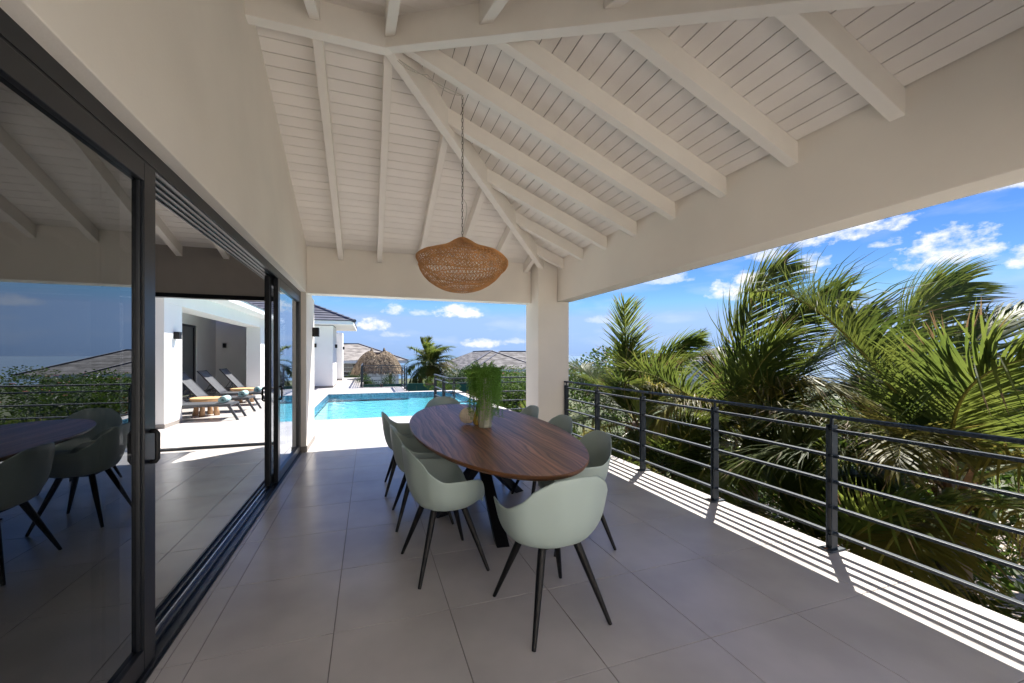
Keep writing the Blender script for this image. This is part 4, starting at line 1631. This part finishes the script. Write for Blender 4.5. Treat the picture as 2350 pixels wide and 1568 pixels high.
palm(5.75, 7.2, -.05, 2.1, 15, 'coconut palm with orange nuts beside the corner column', 11, leaf=.72, nuts=12,
     heroes=[dict(d=(-.22, .0, 1), L=2.55, side=(.95, -.31, 0), droop=.25, w=(.22, -.1, 0), leaf=.82, g=.35, n=96), dict(d=(.15, -.2, 1), L=2.3, side=(.95, -.31, 0), droop=.9, w=(1.0, -.3, 0), leaf=.7, g=.4),
             dict(d=(-.8, .35, .8), L=1.9, droop=.6, w=(-.1, 0, 0), leaf=.6, g=.8), dict(d=(-.3, -.6, .75), L=2.0, droop=1.9, w=(.5, -.2, 0), m='palmy', leaf=.7, g=1.1)])
palm(6.0, 4.75, -.05, 2.3, 13, 'tall-fronded coconut palm in the middle behind the railing', 23, leaf=.85, nuts=5, nutmat='coconutg',
     heroes=[dict(d=(-.18, .06, 1), L=3.1, side=(.95, -.31, 0), droop=.30, w=(1.15, -.40, 0), leaf=1.0, g=.12, n=156), dict(d=(.02, -.1, 1), L=2.9, side=(.95, -.31, 0), droop=.45, w=(1.3, -.45, 0), leaf=.95, g=.2, n=156),
             dict(d=(.35, -.25, .9), L=2.9, droop=.5, w=(1.2, -.4, 0), leaf=.9, g=.3), dict(d=(-.15, -.45, 1), L=2.2, droop=3.3, w=(.75, -.3, 0), m='palmy', leaf=.85, g=1.9, n=170), dict(d=(-.85, .1, .85), L=2.1, droop=2.4, w=(.45, -.15, 0), m='palmy', leaf=.8, g=1.8),
             dict(d=(-.5, -.6, .6), L=2.2, droop=1.6, m='palmy', leaf=.75, g=1.1)])
palm(6.1, 2.45, .05, 2.5, 13, 'large coconut palm at the right with fronds swept by the wind', 31, leaf=.9, nuts=8, nutmat='coconutg',
     heroes=[dict(d=(-.15, .35, 1), L=2.9, side=(.95, -.31, 0), droop=.55, w=(2.1, -.75, 0), leaf=1.0, g=.2, n=156), dict(d=(-.5, .3, 1), L=3.0, droop=2.7, w=(1.35, -.5, 0), leaf=1.0, g=1.8, n=190), dict(d=(-.35, -.45, .3), L=2.0, droop=1.1, w=(.35, -.35, 0), m='palmy', leaf=.6, g=.6),
             dict(d=(.1, .1, 1), L=2.7, droop=.9, w=(1.9, -.65, 0), leaf=1.0, g=.5), dict(d=(-.75, -.05, .55), L=1.9, droop=1.7, w=(.5, -.3, 0), m='palmy', leaf=.6, g=.9),
             dict(d=(-.6, .65, .6), L=2.1, droop=1.9, w=(.6, -.2, 0), leaf=.75, g=1.2)])
palm(5.2, 3.1, -1.05, 2.0, 16, 'low coconut palm with yellowing fronds just below the railing', 43, leaf=.62, nuts=9, nutmat='coconutg', spread=1.1)
palm(5.2, 5.5, -.95, 2.1, 17, 'low coconut palm with drooping skirt under the middle of the railing', 47, leaf=.65, nuts=4, spread=1.15, dry=3)
palm(10.6, 9.2, -.3, 2.4, 11, 'coconut palm standing behind the one beside the column', 53, leaf=.75, n_l=64)
palm(11.2, 5.6, -.1, 2.6, 11, 'coconut palm standing behind the tall middle palm', 59, leaf=.85, n_l=64)
palm(11.6, 2.0, .1, 2.8, 12, 'coconut palm standing behind the large right-hand palm', 61, leaf=.9, n_l=64)
palm(4.75, 10.4, -1.2, 1.9, 14, 'short young palm between the corner column and the pool', 67, leaf=.5, n_l=60, width=.03)
palm(4.05, 26.0, .95, 1.95, 44, 'bushy palm in the garden between the two shingle-roofed houses', 71, leaf=.62, n_l=46, width=.05, lean=(.5, .2), spread=1.1)


def leaf_cloud(rng, n_, size, rx, ry, rz, lumps=11):
    mb = MB()
    cs_ = [(V((rng.uniform(-.6, .6) * rx, rng.uniform(-.6, .6) * ry, rng.uniform(-.5, .7) * rz)), rng.uniform(.35, .6)) for _ in range(lumps)]
    for k in range(n_):
        c_, s_ = cs_[k % lumps]
        while True:
            v_ = V((rng.uniform(-1, 1), rng.uniform(-1, 1), rng.uniform(-1, 1)))
            if .3 < v_.length < 1:
                break
        p = c_ + V((v_.x * rx * s_, v_.y * ry * s_, v_.z * rz * s_))
        d = (v_ + V((rng.uniform(-.7, .7), rng.uniform(-.7, .7), rng.uniform(-.5, .9)))).normalized()
        l_ = size * rng.uniform(.6, 1.2)
        w_ = d.cross(V((rng.uniform(-1, 1), rng.uniform(-1, 1), rng.uniform(-1, 1)))).normalized() * l_ * .27
        nr = d.cross(w_).normalized() * l_ * .1
        mid = p + d * l_ * .5 + nr
        mb.quad(p, mid + w_, p + d * l_, mid - w_)
    return mb


SHR = {}
for nm, mt, n_, sz in (('a', 'shrub', 5200, .085), ('b', 'shrubd', 5200, .08), ('c', 'shrub', 3200, .13), ('d', 'croton', 2200, .13)):
    SHR[nm] = leaf_cloud(random.Random(ord(nm)), n_, sz, 1, 1, 1).mesh('foliage', M[mt])
fl = MB()
r_ = random.Random(5)
for k in range(13):
    c_ = V((r_.uniform(-.9, .9), r_.uniform(-.9, .9), r_.uniform(.1, 1.0)))
    for q in range(5):
        a = q * 1.257
        d = V((math.cos(a), math.sin(a), .5)) * .055
        s_ = V((-math.sin(a), math.cos(a), 0)) * .028
        fl.quad(c_, c_ + d * .6 + s_, c_ + d, c_ + d * .6 - s_)
flower_me = fl.mesh('flowers', M['flower'])


def shrub(x, y, z, rx, ry, rz, kind, label, flowers=False, rot=0.0):
    """z = centre of the crown"""
    root = tag(empty('shrub', (x, y, GROUND), rot), label, 'shrub')
    h = z - GROUND
    st = MB()
    for k in range(5):
        a = k * 1.26
        st.tube([(.05 * math.cos(a), .05 * math.sin(a), 0), (.2 * rx * math.cos(a), .2 * ry * math.sin(a), h * .6), (.45 * rx * math.cos(a), .45 * ry * math.sin(a), h + rz * .2)], [.03, .022, .01], 6)
    st.build('stems', M['bark'], root, smooth=True)
    o = inst('foliage', SHR[kind], root, (0, 0, h), scale=(rx, ry, rz))
    o['kind'] = 'stuff'
    if flowers:
        inst('flowers', flower_me, root, (0, 0, h), scale=(rx, ry, rz))
    return root


SH = [
    # behind the short rails, between column and pool
    (2.5, 8.5, -.9, .75, .65, .8, 'c', 'leafy shrub in the planting notch right behind the corner railing', False),
    (4.6, 9.2, -.55, 1.0, 1.0, .9, 'a', 'bright green shrub behind the corner column', False),
    (4.3, 11.6, -.35, .8, 1.1, .7, 'c', 'broad-leaved shrub beside the pool coping', False),
    (4.2, 13.6, -.1, .7, .6, .45, 'd', 'orange-leaved croton bush beside the pool', False),
    (5.4, 13.0, .0, 1.1, 1.3, .8, 'a', 'green shrub right of the orange croton', True),
    (6.3, 16.0, .0, 1.4, 1.3, .8, 'a', 'flowering green shrub in front of the right-hand house', True),
    (8.2, 18.5, -.1, 1.7, 1.5, .9, 'b', 'dark rounded shrub below the right-hand house', True),
    (10.5, 20.0, -.1, 1.8, 1.5, .9, 'a', 'tall flowering shrub under the right-hand roof', True),
    (5.0, 22.0, .15, 1.0, 1.0, .75, 'b', 'dark bush at the foot of the right-hand roof', False),
    (3.6, 19.4, -.35, 1.1, .7, .6, 'a', 'low bright hedge bush above the green screen wall', False),
    (6.2, 23.5, .35, 1.0, 1.0, .7, 'b', 'bushy dark green tree-like shrub beside the garden palm', False),
    (1.1, 22.5, -.35, .75, .6, .85, 'b', 'sea-grape bush below the thatched shelter', False),
    (-.1, 22.5, -.1, .65, .6, .65, 'b', 'leafy bush left of the thatched shelter behind the terrace rail', False),
    (2.1, 23.2, -.55, .4, .4, .5, 'b', 'small bush at the right foot of the thatched shelter', False),
    (-.9, 27.6, -.1, .8, .6, .75, 'b', 'bush at the end of the far walkway', False),
    # under the palms
    (7.7, 12.2, .15, 1.8, 1.6, 1.25, 'a', 'yellow-green hedge behind the palms by the column', False),
    (10.4, 13.2, .35, 2.0, 1.8, 1.2, 'c', 'pale green shrub far behind the column palm', True),
    (12.0, 10.0, -.3, 2.2, 2.0, 1.3, 'a', 'broad hedge far behind the middle palms', False),
    (13.5, 6.5, -.1, 2.2, 2.2, 1.5, 'b', 'dark hedge far behind the tall middle palm', False),
    (14.0, 2.5, .1, 2.2, 2.2, 1.8, 'a', 'bright hedge far behind the right-hand palms', False),
    (8.4, 6.2, -1.6, 1.6, 1.4, 1.0, 'a', 'low green shrub under the middle palms', False),
    (8.3, 3.6, -1.3, 1.5, 1.4, 1.1, 'c', 'low broad-leaved shrub under the right-hand palms', False),
    (6.6, 9.0, -1.5, 1.4, 1.2, 1.0, 'a', 'low bright shrub under the palm by the column', False),
    (14.0, -2.5, .0, 2.4, 2.4, 1.8, 'b', 'dark hedge at the far right behind the palms', False),
]
for i, (x, y, z, rx, ry, rz, kd, lb, fw) in enumerate(SH):
    shrub(x, y, z, rx, ry, rz, kd, lb, fw, rot=i * 1.3)

# ------------------------------------------------------------------ thatched shelter
palapa = tag(empty('thatched_shelter', (.58, 25.0, GROUND)), 'thatched palm-leaf shelter with two peaked caps beyond the terrace railing', 'shelter')
PZ = 1.72 - GROUND
th = MB()
r_ = random.Random(9)


def pal_pt(u, a):
    """u 0 at the peaks, 1 at the drip edge; stadium plan"""
    ex_ = .38 + .0 * u
    r = .06 + 1.10 * u ** .80
    cx_, cy_ = math.cos(a), math.sin(a)
    px = ex_ * (1 if cx_ > 0 else -1) * min(1, abs(cx_) * 2.2) + r * cx_
    py = r * cy_ * .95
    z = PZ - .30 * u - .95 * u ** 1.7
    sag = .24 * math.exp(-(px / .22) ** 2) * (1 - u)
    return V((px, py, z - sag))


base_i = len(th.v)
NA = 40
for k in range(11):
    for i in range(NA):
        th.v.append(tuple(pal_pt(k / 10, 2 * math.pi * i / NA) - V((0, 0, .05))))
for k in range(10):
    for i in range(NA):
        j = (i + 1) % NA
        th.f.append((k * NA + i, k * NA + j, (k + 1) * NA + j, (k + 1) * NA + i))
        th.m.append(0)
th.f.append(tuple(range(NA)))
th.m.append(0)
for k in range(9000):
    u = r_.random() ** .7
    a = r_.uniform(0, 2 * math.pi)
    l_ = r_.uniform(.06, .16)
    p = pal_pt(u, a) + V((r_.uniform(-.02, .02), r_.uniform(-.02, .02), r_.uniform(-.02, .05)))
    q = pal_pt(min(1.12, u + l_), a + r_.uniform(-.10, .10)) + V((r_.uniform(-.03, .03), r_.uniform(-.03, .03), r_.uniform(-.03, .05)))
    w_ = (q - p).cross(V((math.cos(a), math.sin(a), .6))).normalized() * r_.uniform(.010, .026)
    th.quad(p - w_, p + w_, q + w_ * .5, q - w_ * .5, mi=r_.choice((0, 0, 1, 2)))
tag(th.build('thatch', [M['thatch'], M['thatch2'], M['thatch3']], palapa), kind='stuff')
for s_ in (-1, 1):
    MB().tube([(s_ * .38, 0, PZ - .12), (s_ * .38, 0, PZ + .02), (s_ * .37, 0, PZ + .22)], [.17, .10, .035], 9).build('peak_cap', M['bark'], palapa, smooth=True)
for (x, y) in ((-.75, -.5), (.75, -.5), (-.75, .5), (.75, .5)):
    MB().tube([(x, y, 0), (x, y, PZ - .75)], .07, 8).build('post', M['bark'], palapa, smooth=True)


# ------------------------------------------------------------------ neighbour houses
def uvroof(o):
    me = o.data
    uv = me.uv_layers.new(name='UVMap')
    for p in me.polygons:
        n_ = p.normal
        h = V((n_.x, n_.y, 0))
        if h.length < 1e-4:
            h = V((1, 0, 0))
        h.normalize()
        al = V((-h.y, h.x, 0))
        dn = V((h.x, h.y, 0)) * (1 / max(.2, abs(n_.z)))
        for li in p.loop_indices:
            c_ = me.vertices[me.loops[li].vertex_index].co
            uv.data[li].uv = (c_.dot(al) * .35, c_.dot(V((h.x, h.y, 0))) / max(.2, abs(n_.z)) * .75)


def hip_roof(x0, x1, y0, y1, ze, pitch, along='Y', top=None):
    m = MB()
    if along == 'Y':
        hw = (x1 - x0) / 2
        zt = ze + hw * pitch
        a, b_ = (x0 + hw, y0 + hw, zt), (x0 + hw, y1 - hw, zt)
        m.quad((x0, y0, ze), (x1, y0, ze), a)
        m.quad((x1, y0, ze), (x1, y1, ze), b_, a)
        m.quad((x1, y1, ze), (x0, y1, ze), b_)
        m.quad((x0, y1, ze), (x0, y0, ze), a, b_)
    else:
        hw = (y1 - y0) / 2
        zt = ze + hw * pitch
        a, b_ = (x0 + hw, y0 + hw, zt), (x1 - hw, y0 + hw, zt)
        m.quad((x0, y0, ze), (x1, y0, ze), b_, a)
        m.quad((x1, y0, ze), (x1, y1, ze), b_)
        m.quad((x1, y1, ze), (x0, y1, ze), a, b_)
        m.quad((x0, y1, ze), (x0, y0, ze), a)
    return m


def house(name, label, blocks, shm, loc, wins):
    root = tag(empty(name, (loc[0], loc[1], GROUND)), label, 'house')
    inv = Matrix.Translation(root.location).inverted()

    def fix(o):
        o.matrix_parent_inverse = inv
        return o
    for (x0, x1, y0, y1, ze, pitch, along) in blocks:
        ro = fix(hip_roof(x0, x1, y0, y1, ze, pitch, along).build('roof', shm, root))
        uvroof(ro)
        m = MB().box(x0 + .02, x1 - .02, y0 + .02, y0 + .06, ze - .22, ze - .004).box(x0 + .02, x0 + .06, y0 + .06, y1 - .06, ze - .22, ze - .004).box(x1 - .06, x1 - .02, y0 + .06, y1 - .06, ze - .22, ze - .004).box(x0 + .06, x1 - .06, y0 + .06, y1 - .02, ze - .05, ze - .02)
        fix(m.build('fascia', M['white'], root))
        fix(MB().box(x0 + .7, x1 - .7, y0 + .7, y1 - .7, GROUND, ze - .05).build('wall', M['white'], root))
        hw = ((x1 - x0) if along == 'Y' else (y1 - y0)) / 2
        zt = ze + hw * pitch
        rid = [((x0, y0, ze), (x0 + hw, y0 + hw, zt)), ((x1, y0, ze), (x1 - hw, y0 + hw, zt))]
        rid.append(((x0 + hw, y0 + hw, zt), (x0 + hw, y1 - hw, zt)) if along == 'Y' else ((x0 + hw, y0 + hw, zt), (x1 - hw, y0 + hw, zt)))
        for a, b_ in rid:
            fix(MB().bar(V(a) + V((0, 0, .02)), V(b_) + V((0, 0, .02)), .16, .05).build('ridge_cap', M['rtile'], root))
    for (x0, x1, y, z0, z1, nl) in wins:
        wo = fix(MB().box(x0, x1, y - .03, y - .004, z0, z1).build('window', M['dglass'], root))
        m = MB()
        for k in range(nl + 1):
            zz_ = z0 + (z1 - z0) * k / nl
            m.box(x0 - .02, x1 + .02, y - .05, y - .031, zz_ - .02, zz_ + .02)
        m.box(x0 - .05, x0, y - .05, y - .02, z0, z1).box(x1, x1 + .05, y - .05, y - .02, z0, z1)
        m.build('louvres', M['white'], wo)
    return root


house('neighbour_house', 'white house with weathered grey shingle hip roof right of the garden palm',
      [(6.65, 13.6, 28.0, 41.0, .38, .43, 'Y'), (7.5, 16.6, 28.03, 34.8, .372, .43, 'X')], M['shingle'], (10, 32),
      [(7.9, 9.0, 28.7, -1.6, .1, 5), (10.2, 11.2, 28.7, -1.6, .1, 5), (12.2, 13.2, 28.73, -1.6, .1, 5)])
house('neighbour_house', 'white house with pale shingle roof behind the thatched shelter',
      [(-12.0, 3.0, 30.5, 38.0, 1.10, .36, 'X')], M['shingle2'], (-3, 34), [(-1.75, -.85, 31.2, -1.2, .85, 7), (-3.4, -2.4, 31.2, -1.2, .85, 7)])
house('neighbour_house', 'distant shingle-roofed house just visible between the palms',
      [(32.0, 41.0, 28.0, 35.0, .9, .42, 'X')], M['shingle'], (36, 31), [])

# green screen wall with plank top
gw = tag(empty('screen_wall', (2.6, 21.0, GROUND)), 'dark green screen wall with brown planks below the terrace', 'wall')
for k in range(8):
    MB().box(-3.4 + k * 1.1, -3.4 + (k + 1) * 1.1 - .012, -.03, .03, 0, -.05 - GROUND).build('panel', M['green_wall'], gw)
for x0, x1 in ((-2.0, -1.86), (.35, 1.35)):
    MB().box(x0, x1, -.06, -.034, -.16 - GROUND, -.035 - GROUND).build('plank', M['plank'], gw)
